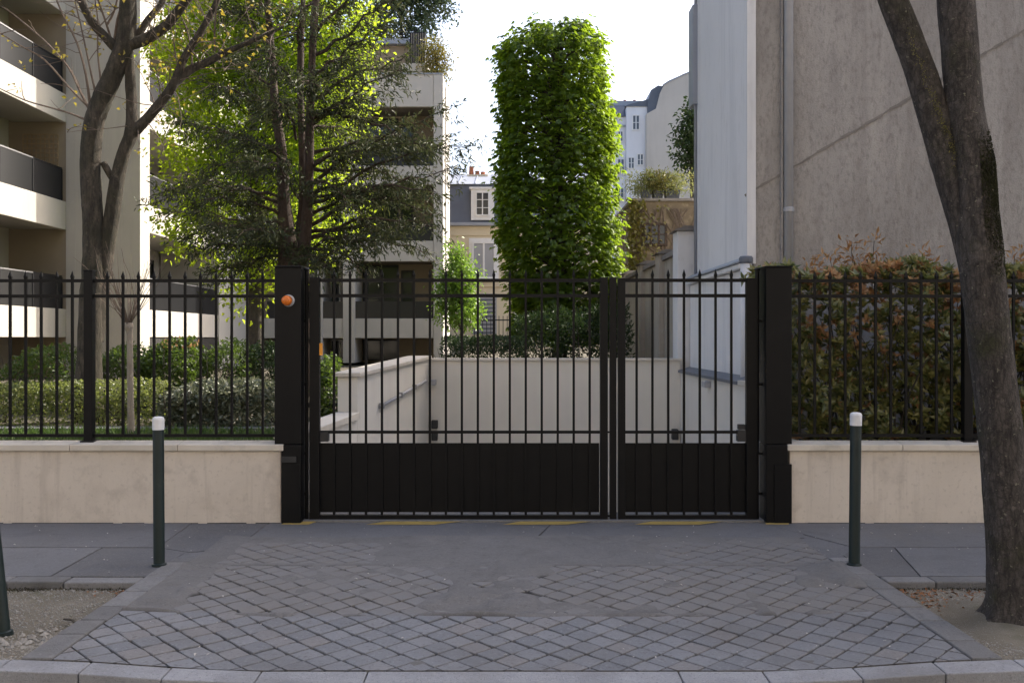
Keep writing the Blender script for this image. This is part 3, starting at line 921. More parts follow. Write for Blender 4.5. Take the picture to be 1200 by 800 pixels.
# tree pits
for sx in (-1, 1):
    vs, fs = [], []
    nx, ny = 90, 40
    for j in range(ny + 1):
        for i in range(nx + 1):
            x = BOR_X - 0.02 + (PIT_OUT - BOR_X) * i / nx
            y = KERB_B - 0.05 + (PIT_B + 0.07 - KERB_B) * j / ny
            z = -0.075 + 0.03 * fbm(sx * x, y, 2.2, 21) + 0.012 * fbm(sx * x, y, 9, 4)
            z += 0.035 * sstep(KERB_B + 0.45, KERB_B, y)
            z = min(z, kerb_z(x) - 0.012 + 0.3 * max(0, y - KERB_B), drive_z(2.4, y) - 0.012 + 0.25 * max(0, x - BOR_X))
            if sx > 0:
                z += 0.07 * math.exp(-((x - 2.95) ** 2 + (y + 2.82) ** 2) / 0.09)
            vs.append((sx * x, y, z))
    fs = [(j * (nx + 1) + i, j * (nx + 1) + i + 1, (j + 1) * (nx + 1) + i + 1, (j + 1) * (nx + 1) + i) for j in range(ny) for i in range(nx)]
    if sx < 0:
        fs = [f[::-1] for f in fs]
    pit = structure('tree_pit', MB().add(vs, fs), 'gravel', smooth=True)
    # pebbles and crumbs: nobody could count them
    n = 9000
    x = RNG.uniform(BOR_X + 0.03, 4.3, n); y = RNG.uniform(KERB_B + 0.03, PIT_B - 0.02, n)
    s = RNG.uniform(0.002, 0.007, n) * RNG.choice([1, 1, 1, 1, 1, 1.9], n)
    z = np.array([-0.075 + 0.03 * fbm(sx * a, b, 2.2, 21) + 0.012 * fbm(sx * a, b, 9, 4) + 0.035 * sstep(KERB_B + 0.45, KERB_B, b) for a, b in zip(x, y)])
    z = np.minimum(z, np.array([min(kerb_z(a) - 0.012 + 0.3 * max(0, b - KERB_B), drive_z(2.4, b) - 0.012 + 0.25 * max(0, a - BOR_X)) for a, b in zip(x, y)])) + 0.002
    octv = np.array([(1, 0, 0), (0, 1, 0), (-1, 0, 0), (0, -1, 0), (0, 0, 0.7), (0, 0, -0.7)])
    octf = np.array([(0, 1, 4), (1, 2, 4), (2, 3, 4), (3, 0, 4), (1, 0, 5), (2, 1, 5), (3, 2, 5), (0, 3, 5)])
    c = np.stack([sx * x, y, z], 1)
    v = (c[:, None, :] + octv[None] * s[:, None, None] * RNG.uniform(0.6, 1.3, (n, 6, 1))).reshape(-1, 3)
    t = (octf[None] + (np.arange(n) * 6)[:, None, None]).reshape(-1, 3)
    fast_mesh('pebbles', v, t, np.zeros(n * 6), 'stone_bit', pit, kind='stuff')
    # moss along the back edge and at the corner
    n = 6000
    x = RNG.uniform(BOR_X, 6.0, n); y = PIT_B - np.abs(RNG.normal(0, 0.045, n)) - 0.004
    c = np.stack([sx * x, y, -0.068 + RNG.uniform(0, 0.03, n) * np.exp(-(PIT_B - y) / 0.05)], 1)
    d = rand_dirs(n) * 0.7 + np.array([0, -0.2, 1.0])
    v, t, tone = leaf_arrays(c, d, rand_dirs(n), RNG.uniform(0.006, 0.018, n), 0.007)
    fast_mesh('moss_tufts', v, t, tone, 'pit_moss', pit, kind='stuff')

# pale broken rubble against the kerb in the treeless pit
n = 60
rub = MB()
for k in range(n):
    x, y = ground_pt(random.gauss(28, 22), random.gauss(752, 9), -0.04)
    s_ = random.uniform(0.008, 0.03)
    a = random.random() * 3
    rub.add([(x + s_ * math.cos(a + q * 1.57) * random.uniform(0.6, 1.2), y + s_ * math.sin(a + q * 1.57) * random.uniform(0.6, 1.2), -0.05) for q in range(4)] + [(x, y, -0.05 + s_ * 0.7)],
            [(0, 1, 4), (1, 2, 4), (2, 3, 4), (3, 0, 4)])
o = rub.build('rubble', 'stone_bit', None, kind='stuff')
tag(o, 'pale broken mortar crumbs by the leaning bollard', 'rubble')
# dead leaves and white blossom crumbs lying about
n = 260
c = np.stack([RNG.uniform(-4.5, 4.5, n), -0.2 - RNG.random(n) * 3.2, np.zeros(n) + 0.004], 1)
keep = [(abs(q[0]) < 2.2) or q[1] > PIT_B + 0.2 for q in c]
c = c[np.array(keep)]
c[:, 2] = [0.006 + (drive_z(q[0], q[1]) if abs(q[0]) < DRV_X else 0) for q in c]
n = len(c)
d = rand_dirs(n); d[:, 2] *= 0.1
v, t, tone = leaf_arrays(c, d, np.tile([0, 0, 1.0], (n, 1)), RNG.uniform(0.008, 0.03, n), RNG.uniform(0.005, 0.014, n))
o = fast_mesh('fallen_petals', v, t, tone, 'litter', None, kind='stuff')
tag(o, 'tiny pale petals and crumbs scattered over the pavement', 'litter')
n = 260
c = np.stack([2.52 + np.abs(RNG.normal(0, 0.4, n)), PIT_B - 0.03 - np.abs(RNG.normal(0, 0.3, n)), np.full(n, -0.045)], 1)
c = c[(c[:, 1] > KERB_B + 0.1) & (c[:, 0] > BOR_X + 0.05 )]
c = np.concatenate([c, np.stack([-RNG.uniform(2.48, 2.8, 14), PIT_B - 0.06 - np.abs(RNG.normal(0, 0.05, 14)), np.full(14, -0.045)], 1)])
n = len(c)
d = rand_dirs(n); d[:, 2] *= 0.2
v, t, tone = leaf_arrays(c, d, rand_dirs(n) * 0.5 + np.array([0, 0, 1.0]), RNG.uniform(0.012, 0.045, n), RNG.uniform(0.008, 0.024, n))
o = fast_mesh('dead_leaves', v, t, tone, 'dead_leaf', None, kind='stuff')
tag(o, 'rust brown dead leaves caught in the tree pit corners', 'leaves')
tw = MB()
p0 = Vector((*ground_pt(75, 729, -0.05), -0.03)); p1 = Vector((*ground_pt(92, 738, -0.05), -0.03))
tw.tube([p0, p0.lerp(p1, 0.5) + Vector((0, 0.02, 0.01)), p1], [0.006, 0.008, 0.004], 6)
tag(tw.build('fallen_twig', 'bark_dark', None), 'short dark twig lying at the left tree pit border', 'twig')

# ================================================================== low walls, fence, gate
D0 = 8.25


def GX(px):
    return (px - 600) * D0 / F_PX


def GZ(py):
    return CAM_Z - (py - HOR) * D0 / F_PX


WT = 0.70                                 # coping top
for sx, x_in, lab in ((-1, -2.0, 'cream rendered low wall with stone coping beside the orange beacon post'), (1, 2.405, 'cream rendered low wall with stone coping under the reddish hedge')):
    t = thing('boundary_wall', lab, 'wall', (x_in + sx * 4, 0, 0))
    a, b = sorted((x_in, sx * 14))
    MB().box(a, b, -0.12, 0.16, -0.25, WT - 0.075).build('wall_body', 'render_cream', t, bevel=0.008)
    # bead of tar sealing the foot of the wall
    fb = MB()
    xx = abs(x_in) + 0.01
    while xx < 9:
        L_ = random.uniform(0.1, 0.5)
        p_, q_ = sorted((sx * xx, sx * (xx + L_)))
        fb.box(p_, q_, -0.121 - random.uniform(0.006, 0.018), -0.118, -0.02, random.uniform(0.001, 0.004))
        xx += L_ + random.choice((0.0, 0.0, 0.08))
    fb.build('tar_seal', 'joint_tar', t, kind='stuff')
    x = abs(x_in) - 0.012
    first = True
    while x < 14:
        L = 0.95 + random.uniform(-0.05, 0.05)
        xa, xb = sorted((sx * (x if not first else x - 0.012), sx * (x + L - 0.004)))
        MB().prism_yz([(-0.15, WT - 0.074), (0.19, WT - 0.074), (0.19, WT - 0.02), (0.02, WT), (-0.15, WT - 0.02)], xa, xb).build('coping_stone', 'coping', t, bevel=0.006)
        x += L
        first = False


def picket_mesh(z0, z1, w=0.02):
    h = w / 2
    m = MB()
    m.box(-h, h, -h, h, z0, z1 - 0.075)
    t0 = z1 - 0.075
    k = h * 1.35
    m.add([(-h, -h, t0), (h, -h, t0), (h, h, t0), (-h, h, t0), (-k, -k, t0 + 0.022), (k, -k, t0 + 0.022), (k, k, t0 + 0.022), (-k, k, t0 + 0.022), (0, 0, z1)],
          [(0, 1, 5, 4), (1, 2, 6, 5), (2, 3, 7, 6), (3, 0, 4, 7), (4, 5, 8), (5, 6, 8), (6, 7, 8), (7, 4, 8)])
    me = m.mesh('picket')
    me.materials.append(MATS['black_paint'])
    return me


PK_FENCE = picket_mesh(GZ(511), GZ(317))
for (px_list, rail_px, posts, lab) in (
        ([12 + 18.2 * k - 18.2 * 12 for k in range(17)] + [126 + 18.2 * k for k in range(11)], (-230, 326), (105, -115), 'black spear topped fence on the low wall in front of the clipped hedge'),
        ([937 + 17.8 * k for k in range(11)] + [1152 + 17.8 * k for k in range(12)], (923, 1370), (1133, 1352), 'black spear topped fence on the low wall in front of the reddish photinia hedge')):
    t = thing('iron_fence', lab, 'fence', (GX(sum(rail_px) / 2), 0, WT))
    for zy in (329, 347, 510):
        MB().box(GX(rail_px[0]), GX(rail_px[1]), -0.009, 0.009, GZ(zy + 1.9), GZ(zy - 1.9)).build('rail', 'black_paint', t)
    for q in px_list:
        put('picket', PK_FENCE, (GX(q), 0, 0), t)
    for q in posts:
        m = MB().box(GX(q - 5), GX(q + 5), -0.036, 0.036, WT - 0.03, GZ(318))
        m.box(GX(q - 5.6), GX(q + 5.6), -0.041, 0.041, GZ(318), GZ(316.6))
        m.box(GX(q - 8), GX(q + 8), -0.06, 0.06, WT - 0.022, WT + 0.004)
        m.build('post', 'black_paint', t, bevel=0.003)

# gate posts
for (x0, x1, lab) in ((326, 357, 'thick black gate post carrying the orange beacon'), (893, 923, 'thick black gate post without beacon, next to the reddish hedge')):
    t = thing('gate_post', lab, 'gate post', (GX((x0 + x1) / 2), 0, 0))
    left = x0 < 600
    # box column, narrower in front of the wall end
    body = MB().box(GX(x0 + (8 if left else 0)), GX(x1 - (0 if left else 5)), -0.14, 0.1, 0.0, GZ(519))
    body.box(GX(x0), GX(x1), -0.13, 0.11, GZ(518.6), GZ(314.5))
    body.build('column', 'black_paint', t, bevel=0.006)
    MB().box(GX(x0 - 0.7), GX(x1 + 0.7), -0.138, 0.118, GZ(314.4), GZ(312.8)).build('cap', 'black_paint', t, bevel=0.003)
    MB().box(GX(x0 + 9), GX(x1 - 1), -0.15, -0.142, 0.0, GZ(541)).build('service_door', 'black_paint', t, bevel=0.002)
    # hinge tube standing beside the column
    hx = 359.6 if left else 887.2
    MB().tube([(GX(hx), 0.0, 0.0), (GX(hx), 0.0, GZ(316))], 0.017, 12).build('hinge_tube', 'black_paint', t)
    MB().lathe([(0.017, 0), (0.026, 0.004), (0.026, 0.014), (0.012, 0.024)], (GX(hx), 0, GZ(317)), 12).build('hinge_cap', 'black_paint', t)
    for yy in (376, 450, 531, 578):
        MB().box(GX(min(hx, (x0 + x1) / 2)), GX(max(hx, (x0 + x1) / 2)), -0.012, 0.012, GZ(yy + 1.6), GZ(yy - 1.6)).build('hinge_bracket', 'black_paint', t)
    if left:
        MB().box(GX(334.5), GX(352), -0.157, -0.149, GZ(539), GZ(532)).build('scuff_plate', 'dark_rubber', t, bevel=0.002)  # small dark plate standing in for a scuff on the post
bt = thing('warning_beacon', 'round orange flashing beacon on the black gate post', 'beacon', (GX(342), -0.13, GZ(353)))
MB().lathe([(0.052, -0.001), (0.052, 0.012), (0.046, 0.018)], (GX(342.4), -0.13, GZ(353)), 24, 'y').build('base', 'plastic_grey', bt, smooth=False)
MB().lathe([(0.043, 0.016), (0.044, 0.045), (0.04, 0.068), (0.028, 0.082), (0.008, 0.088)], (GX(341.6), -0.13, GZ(353)), 24, 'y').build('lens', 'orange_lens', bt, smooth=True)

# gate leaves
PK_GATE = picket_mesh(GZ(605), GZ(315))
for (xa, xb, sa, sb, pk, lab) in (
        (363, 712, 12, 9, [391.5 + 18.72 * k for k in range(17)], 'wide black gate leaf with solid lower panel and spear tips'),
        (724, 887, 8.5, 13, [746 + 18.5 * k for k in range(7)], 'narrow black gate leaf with solid lower panel, beside the right post')):
    wide = xa < 600
    t = thing('gate_leaf', lab, 'gate', (GX((xa + xb) / 2), 0, 0.05))
    zb, zt = GZ(607.5), GZ(325 if wide else 326)
    MB().box(GX(xa), GX(xa + sa), -0.03, 0.03, zb, zt).build('stile', 'black_paint', t, bevel=0.003)
    MB().box(GX(xb - sb), GX(xb), -0.03, 0.03, zb, zt).build('stile', 'black_paint', t, bevel=0.003)
    x0, x1 = GX(xa + sa) - 0.002, GX(xb - sb) + 0.002
    for zy, th in ((328.5, 2.0), (346.5, 2.0), (506, 1.7)):
        MB().box(x0, x1, -0.009, 0.009, GZ(zy + th), GZ(zy - th)).build('rail', 'black_paint', t)
    MB().box(x0, x1, -0.028, 0.028, zb, GZ(602.6)).build('bottom_rail', 'black_paint', t, bevel=0.003)
    MB().box(x0, x1 - (0.007 if wide else 0.0), 0.0105, 0.0145, GZ(600), GZ(519)).build('panel', 'black_paint', t)
    for q in pk:
        put('picket', PK_GATE, (GX(q), 0, 0), t)
    if wide:
        MB().box(GX(714.3), GX(722.2), -0.022, 0.022, zb, zt).build('meeting_bar', 'black_paint', t, bevel=0.003)
        for yy in (345, 506, 604):
            MB().box(GX(711.8), GX(714.5), -0.008, 0.008, GZ(yy + 1), GZ(yy - 1)).build('meeting_bar_fixing', 'black_paint', t)
        MB().box(GX(375), GX(385), -0.02, 0.05, GZ(517), GZ(506)).build('opener_arm', 'dark_rubber', t, bevel=0.004)
        MB().box(GX(375.2), GX(379), -0.034, -0.0302, GZ(416), GZ(402)).build('sticker', 'orange_sticker', t)
    else:
        MB().box(GX(864), GX(876), -0.02, 0.05, GZ(517), GZ(504)).build('opener_arm', 'dark_rubber', t, bevel=0.004)
        MB().box(GX(865), GX(873), -0.015, 0.04, GZ(503), GZ(497)).build('opener_box', 'dark_rubber', t, bevel=0.004)

# bollards
def bollard(px, py_top, py_base, lab, tilt=(0, 0), z=0.0, h=None):
    x, y = ground_pt(px, py_base, z)
    d = y - CAM_Y
    hh = h or (py_base - py_top) * d / F_PX
    t = thing('bollard', lab, 'bollard', (x, y, z), 'white topped bollards by the driveway')
    r = 0.0385
    MB().lathe([(r + 0.012, -0.02), (r + 0.012, 0.012), (r, 0.018), (r, hh - 0.095), (r - 0.003, hh - 0.09)], (x, y, z), 24).build('shaft', 'bollard_green', t, smooth=False)
    MB().lathe([(r + 0.002, hh - 0.092), (r + 0.003, hh - 0.02), (r - 0.002, hh - 0.006), (r - 0.014, hh), (0.004, hh + 0.002)], (x, y, z), 24).build('cap', 'bollard_white', t, smooth=False)
    t.rotation_euler = (tilt[0], tilt[1], 0)
    return t


bollard(186.5, 488, 662, 'green bollard with white cap in front of the wall with the beacon post', (0, -0.006))
bollard(1001, 483, 662, 'green bollard with white cap standing between gate and street tree', (0, 0.012))
bollard(4, 0, 742, 'green bollard leaning over in the treeless pit', (0, -math.radians(6.0)), -0.05, 1.08)
# dirt collar of worn asphalt round each foot

# ================================================================== garden level, ramp
GZ0 = 0.6
structure('garden_bed', MB().box(-40, -2.02, 0.17, 60, -0.29, GZ0), 'soil')
structure('garden_lawn', MB().box(-14, -2.15, 0.2, 1.75, GZ0 - 0.05, GZ0 + 0.012), 'lawn')
structure('hedge_bed', MB().box(2.56, 40, 0.17, 2.1, -0.29, GZ0), 'soil')
structure('courtyard', MB().box(-1.95, 2.4, 5.6, 60, -0.29, 1.0).box(2.4, 40, 5.62, 60, -0.29, 0.995), 'soil')
structure('garden_path', MB().box(-14, -2.4, 1.95, 2.2, GZ0 - 0.05, GZ0 + 0.02), 'border_stone')
# falling ramp floor
structure('garage_ramp', MB().prism_yz([(0.32, 0.012), (5.5, -1.55), (5.5, -1.75), (0.32, -0.3)], -2.0, 2.42), 'ramp_render')

rw = thing('ramp_wall', 'pale frontal retaining wall at the back of the garage ramp', 'wall', (0.6, 5.4, -1.5))
MB().box(-1.20, 2.44, 5.35, 5.6, -1.6, 1.27).build('wall_body', 'ramp_render', rw)
MB().box(-1.22, 2.46, 5.31, 5.62, 1.27, 1.305).build('coping', 'coping', rw, bevel=0.005)
for yy in (497, 511):
    p = P(509, yy, 13.5)
    MB().box(p.x - 0.045, p.x + 0.045, 5.27, 5.352, p.z - 0.065, p.z + 0.055).build('black_fitting', 'dark_rubber', rw, bevel=0.01)
p = P(795, 512, 13.3)
MB().box(p.x - 0.05, p.x + 0.04, 5.25, 5.352, p.z - 0.06, p.z + 0.09).build('black_fitting', 'dark_rubber', rw, bevel=0.01)

# left flank of the ramp: a taller rear piece with raking coping and a lower front piece
lw = thing('ramp_wall', 'pale side wall of the garage ramp with sloping coping and grey conduit', 'wall', (-1.5, 3.5, -1.0))
xa, ya = -1.72, 10.45 - 8.25
xb, yb = -1.20, 13.6 - 8.25
zt_a, zt_b = 1.17, 1.30


def quad_wall(m, x0, y0, x1, y1, th, zlo, za, zb_):
    """wall from (x0,y0) to (x1,y1), th thick towards -x, raking top"""
    m.add([(x0, y0, zlo), (x1, y1, zlo), (x1 - th, y1, zlo), (x0 - th, y0, zlo), (x0, y0, za), (x1, y1, zb_), (x1 - th, y1, zb_), (x0 - th, y0, za)],
          [(0, 3, 2, 1), (4, 5, 6, 7), (0, 1, 5, 4), (1, 2, 6, 5), (2, 3, 7, 6), (3, 0, 4, 7)])
    return m


quad_wall(MB(), xa, ya, xb, yb, 0.22, -1.7, zt_a, zt_b).build('wall_body', 'ramp_render', lw)
c = MB()
c.add([(xa + 0.04, ya - 0.04, zt_a), (xb + 0.04, yb, zt_b), (xb - 0.3, yb, zt_b), (xa - 0.27, ya - 0.04, zt_a),
       (xa + 0.04, ya - 0.04, zt_a + 0.045), (xb + 0.04, yb, zt_b + 0.045), (xb - 0.3, yb, zt_b + 0.045), (xa - 0.27, ya - 0.04, zt_a + 0.045)],
      [(0, 3, 2, 1), (4, 5, 6, 7), (0, 1, 5, 4), (1, 2, 6, 5), (2, 3, 7, 6), (3, 0, 4, 7)])
c.build('coping', 'coping', lw, bevel=0.006)
quad_wall(MB(), -1.9, 0.14, xa - 0.003, ya - 0.003, 0.2, -1.5, 0.70, 0.735).build('wall_body', 'ramp_render', lw)
quad_wall(MB(), -1.86, 0.13, xa + 0.035, ya - 0.045, 0.27, 0.70, 0.745, 0.78).build('coping', 'coping', lw, bevel=0.005)
q0, q1 = P(452, 476, 11.2), P(503, 446, 13.3)
def on_left(y):
    return xa + (xb - xa) * (y - ya) / (yb - ya) + 0.03
q0.x, q1.x = on_left(q0.y), on_left(q1.y)
cd = MB().tube([q0, q1], 0.022, 8).build('conduit', 'grey_paint', lw, smooth=True)
for k in (0.02, 0.4, 0.72):
    w = q0.lerp(q1, k)
    MB().box(w.x - 0.03, w.x + 0.03, w.y - 0.04, w.y + 0.04, w.z - 0.035, w.z + 0.035).build('bracket', 'steel', cd, bevel=0.004)
p = P(507, 447, 13.5)
MB().box(p.x - 0.03, p.x + 0.05, p.y - 0.06, p.y + 0.06, p.z - 0.05, p.z + 0.03).build('corner_lamp', 'grey_paint', lw, bevel=0.01)

# right flank: low pale wall with a zinc ledge against the white building
rr = thing('ramp_wall', 'pale side wall with dark zinc ledge below the tall white wall', 'wall', (2.5, 3.0, -1.0))
MB().box(2.44, 2.62, 1.3, 5.349, -1.6, 1.1).box(2.44, 2.62, 0.17, 1.299, -1.6, 0.66).build('wall_body', 'ramp_render', rr)
MB().prism_xz([(2.405, 1.10), (2.64, 1.10), (2.64, 1.2), (2.405, 1.135)], 1.8, 5.34).build('ledge', 'zinc_dark', rr)
MB().box(2.41, 2.64, 1.3, 1.79, 1.10, 1.15).build('ledge', 'coping', rr, bevel=0.004)
p = P(836, 450, 11.6)
MB().box(2.36, 2.44, p.y - 0.1, p.y + 0.1, p.z - 0.04, p.z + 0.04).build('wall_lamp', 'grey_paint', rr, bevel=0.012)

# ================================================================== tall building on the right
YG = 2.15                                  # its grey gable faces the street
WX = 2.60
tb = thing('tall_building', 'tall building with bare stained grey gable and white painted flank', 'building', (8, 3.6, 0))
TH = 12.5
MB().box(WX + 0.012, 30, YG, 5.0, -0.25, TH).build('gable', 'grey_render', tb)
MB().box(3.45, 30, 5.002, 7.2, -0.25, TH).build('added_shade_wing', 'white_render', tb)  # unseen rear mass, added to keep the sun off the left ramp wall
MB().box(WX - 0.1, 30, YG - 0.12, 7.3, TH, TH + 0.25).build('roof', 'zinc', tb)
MB().box(3.62, 30, 7.202, 9.8, -0.25, 7.0).build('added_shade_annex', 'white_render', tb)  # unseen lower mass, added to shade the ramp wall's far end, not the hedge
# the white flank: a skin standing slightly proud of the gable corner
fl = MB()
fl.box(WX - 0.02, WX + 0.01, YG - 0.03, 5.35, 1.14, 2.36)
fl.box(WX + 0.005, WX + 0.03, YG - 0.02, 4.76, 2.5, TH - 0.01)
fl.build('flank', 'white_render', tb)
MB().prism_xz([(WX - 0.09, 2.37), (WX + 0.028, 2.37), (WX + 0.028, 2.455), (WX - 0.09, 2.425)], YG - 0.05, 5.34).build('moulding', 'white_render', tb, bevel=0.008)
MB().prism_xz([(WX - 0.11, 2.427), (WX + 0.003, 2.457), (WX + 0.003, 2.51), (WX - 0.11, 2.445)], YG - 0.06, 5.345).build('moulding_flashing', 'zinc', tb)
MB().tube([(WX - 0.02, YG - 0.05, 2.5), (WX - 0.02, YG - 0.05, 0.9)], 0.062, 14).build('corner_pipe', 'white_render', tb, smooth=True)
MB().lathe([(0.07, 0), (0.078, 0.02), (0.078, 0.06), (0.065, 0.08)], (WX - 0.02, YG - 0.05, 2.42), 14).build('pipe_collar', 'zinc_dark', tb)
MB().box(WX - 0.006, WX + 0.09, YG - 0.045, YG - 0.002, 2.42, TH - 0.01).build('corner_strip', 'white_render', tb)
MB().box(WX + 0.0, WX + 0.11, 4.762, 5.05, 2.5, TH - 0.01).build('end_band', 'white_render', tb)
e0 = P(815, 40, 13.2)
MB().box(WX - 0.07, WX + 0.03, 4.9, 5.2, e0.z - 1.0, e0.z + 0.4).build('gutter_box', 'zinc', tb, bevel=0.01)
MB().tube([(WX - 0.02, 4.95, 2.5), (WX - 0.02, 4.95, TH)], 0.022, 10).build('flank_downpipe', 'zinc', tb, smooth=True)
# gable downpipe
dp = P(922, 300, 10.4)
pipe = MB().tube([(dp.x, YG - 0.07, 0.6), (dp.x, YG - 0.07, TH)], 0.05, 16).build('downpipe', 'grey_paint', tb, smooth=True)
for zz in (P(0, 250, 10.4).z, P(0, 250, 10.4).z + 2.9, P(0, 250, 10.4).z + 5.8):
    MB().lathe([(0.052, 0), (0.06, 0.008), (0.06, 0.045), (0.052, 0.055)], (dp.x, YG - 0.07, zz), 16).build('pipe_collar', 'grey_paint', pipe)
MB().box(dp.x - 0.075, dp.x - 0.055, YG - 0.05, YG + 0.001, 0.6, TH - 0.01).build('pipe_rib', 'grey_render', tb)  # narrow rib of gable render beside the downpipe
# scar of a former lean-to roof running up across the gable
s0, s1 = P(873, 229.5, 10.4), P(1250, 6, 10.4)
pts = [s0.lerp(s1, k / 40) + Vector((0, 0, random.uniform(-0.008, 0.008))) for k in range(41)]
m = MB()
for a, b in zip(pts[:-1], pts[1:]):
    m.bar((a.x, YG - 0.004, a.z), (b.x, YG - 0.004, b.z), 0.012, random.uniform(0.014, 0.034))
m.build('roof_scar', 'old_mortar', tb)

# old boundary wall continuing behind it
ow = thing('old_wall', 'weathered stone boundary wall with piers receding beside the courtyard', 'wall', (2.6, 9, 0.8))
x0 = 2.5
MB().box(x0, x0 + 0.35, 5.6, 14.8, 0.3, 2.86).build('wall_body', 'stone_wall', ow)
MB().box(x0 - 0.05, x0 + 0.4, 5.61, 14.85, 2.86, 2.94).build('coping', 'old_mortar', ow, bevel=0.01)
for y in (5.62, 7.35, 9.6, 12.2):
    z = 3.16 if y < 6 else 2.98
    MB().box(x0 - 0.09, x0 + 0.4, y - 0.2, y + 0.2, 0.3, z).build('pier', 'white_render' if y < 6 else 'stone_wall', ow, bevel=0.01)
    MB().prism_xz([(x0 - 0.15, z), (x0 + 0.45, z), (x0 + 0.3, z + 0.07), (x0, z + 0.07)], y - 0.26, y + 0.26).build('pier_cap', 'old_mortar', ow)


# ================================================================== apartment complex on the left
def window(parent, x0, x1, z0, z1, y, frame='dark_metal', bars=1, depth=0.06, glass='window_glass', cross=0, fw=0.06, face=-1):
    """window facing -Y in the plane y; frame proud, pane behind"""
    m = MB()
    m.box(x0, x0 + fw, y - depth, y, z0, z1).box(x1 - fw, x1, y - depth, y, z0, z1)
    m.box(x0 + fw, x1 - fw, y - depth, y, z0, z0 + fw).box(x0 + fw, x1 - fw, y - depth, y, z1 - fw, z1)
    for k in range(bars):
        xm = x0 + (x1 - x0) * (k + 1) / (bars + 1)
        m.box(xm - fw * 0.45, xm + fw * 0.45, y - depth * 0.9, y, z0 + fw, z1 - fw)
    for k in range(cross):
        zm = z0 + (z1 - z0) * (k + 1) / (cross + 1)
        m.box(x0 + fw, x1 - fw, y - depth * 0.7, y, zm - fw * 0.25, zm + fw * 0.25)
    w = m.build('window', frame, parent)
    MB().box(x0 + fw * 0.5, x1 - fw * 0.5, y - depth * 0.45, y - depth * 0.25, z0 + fw * 0.5, z1 - fw * 0.5).build('pane', glass, w)
    return w


def window_x(parent, x, y0, y1, z0, z1, frame='dark_metal', bars=1, fw=0.07, depth=0.06, glass='window_glass'):
    """window facing +X"""
    m = MB()
    m.box(x, x + depth, y0, y0 + fw, z0, z1).box(x, x + depth, y1 - fw, y1, z0, z1)
    m.box(x, x + depth, y0 + fw, y1 - fw, z0, z0 + fw).box(x, x + depth, y0 + fw, y1 - fw, z1 - fw, z1)
    for k in range(bars):
        ym = y0 + (y1 - y0) * (k + 1) / (bars + 1)
        m.box(x, x + depth * 0.9, ym - fw / 2, ym + fw / 2, z0 + fw, z1 - fw)
    w = m.build('window', frame, parent)
    MB().box(x + depth * 0.25, x + depth * 0.45, y0 + fw * 0.5, y1 - fw * 0.5, z0 + fw * 0.5, z1 - fw * 0.5).build('pane', glass, w)


LV = [1.62, 4.36, 7.10, 9.85, 12.6]
X1, X2, YP = -11.4, -9.5, 15.75           # left balcony plane, right balcony plane, pier face
ap = thing('apartment_building', 'concrete apartment block with stacked dark railed balconies behind the bare tree', 'building', (X1, YP, GZ0))
# core masses
MB().box(-24, -12.87, 5, YP - 0.001, GZ0 - 0.3, 15.6).box(-24, -13.201, YP + 0.001, 26, GZ0 - 0.3, 15.6).build('core_wall', 'concrete', ap)
MB().box(-13.2, X1 - 0.05, YP + 0.2, 26, GZ0 - 0.3, 15.6).build('core_wall', 'concrete', ap)
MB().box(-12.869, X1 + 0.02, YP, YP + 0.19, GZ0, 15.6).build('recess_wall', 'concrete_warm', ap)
MB().box(X1, X2, YP - 0.02, YP + 0.62, GZ0, 15.62).build('pier', 'concrete', ap, bevel=0.01)
for k in range(1, 8):
    xx = X1 + (X2 - X1) * k / 8
    MB().box(xx - 0.006, xx + 0.006, YP - 0.026, YP - 0.021, GZ0, 15.6).build('board_mark', 'concrete', ap)
MB().box(X1 - 0.06, X2 - 0.05, YP + 0.62, 26, GZ0, 1.6).build('core_wall', 'interior_dark', ap)
MB().box(X1 + 0.0, X2, 22.2, 25.74, GZ0, 15.6).build('rear_wall', 'concrete', ap)
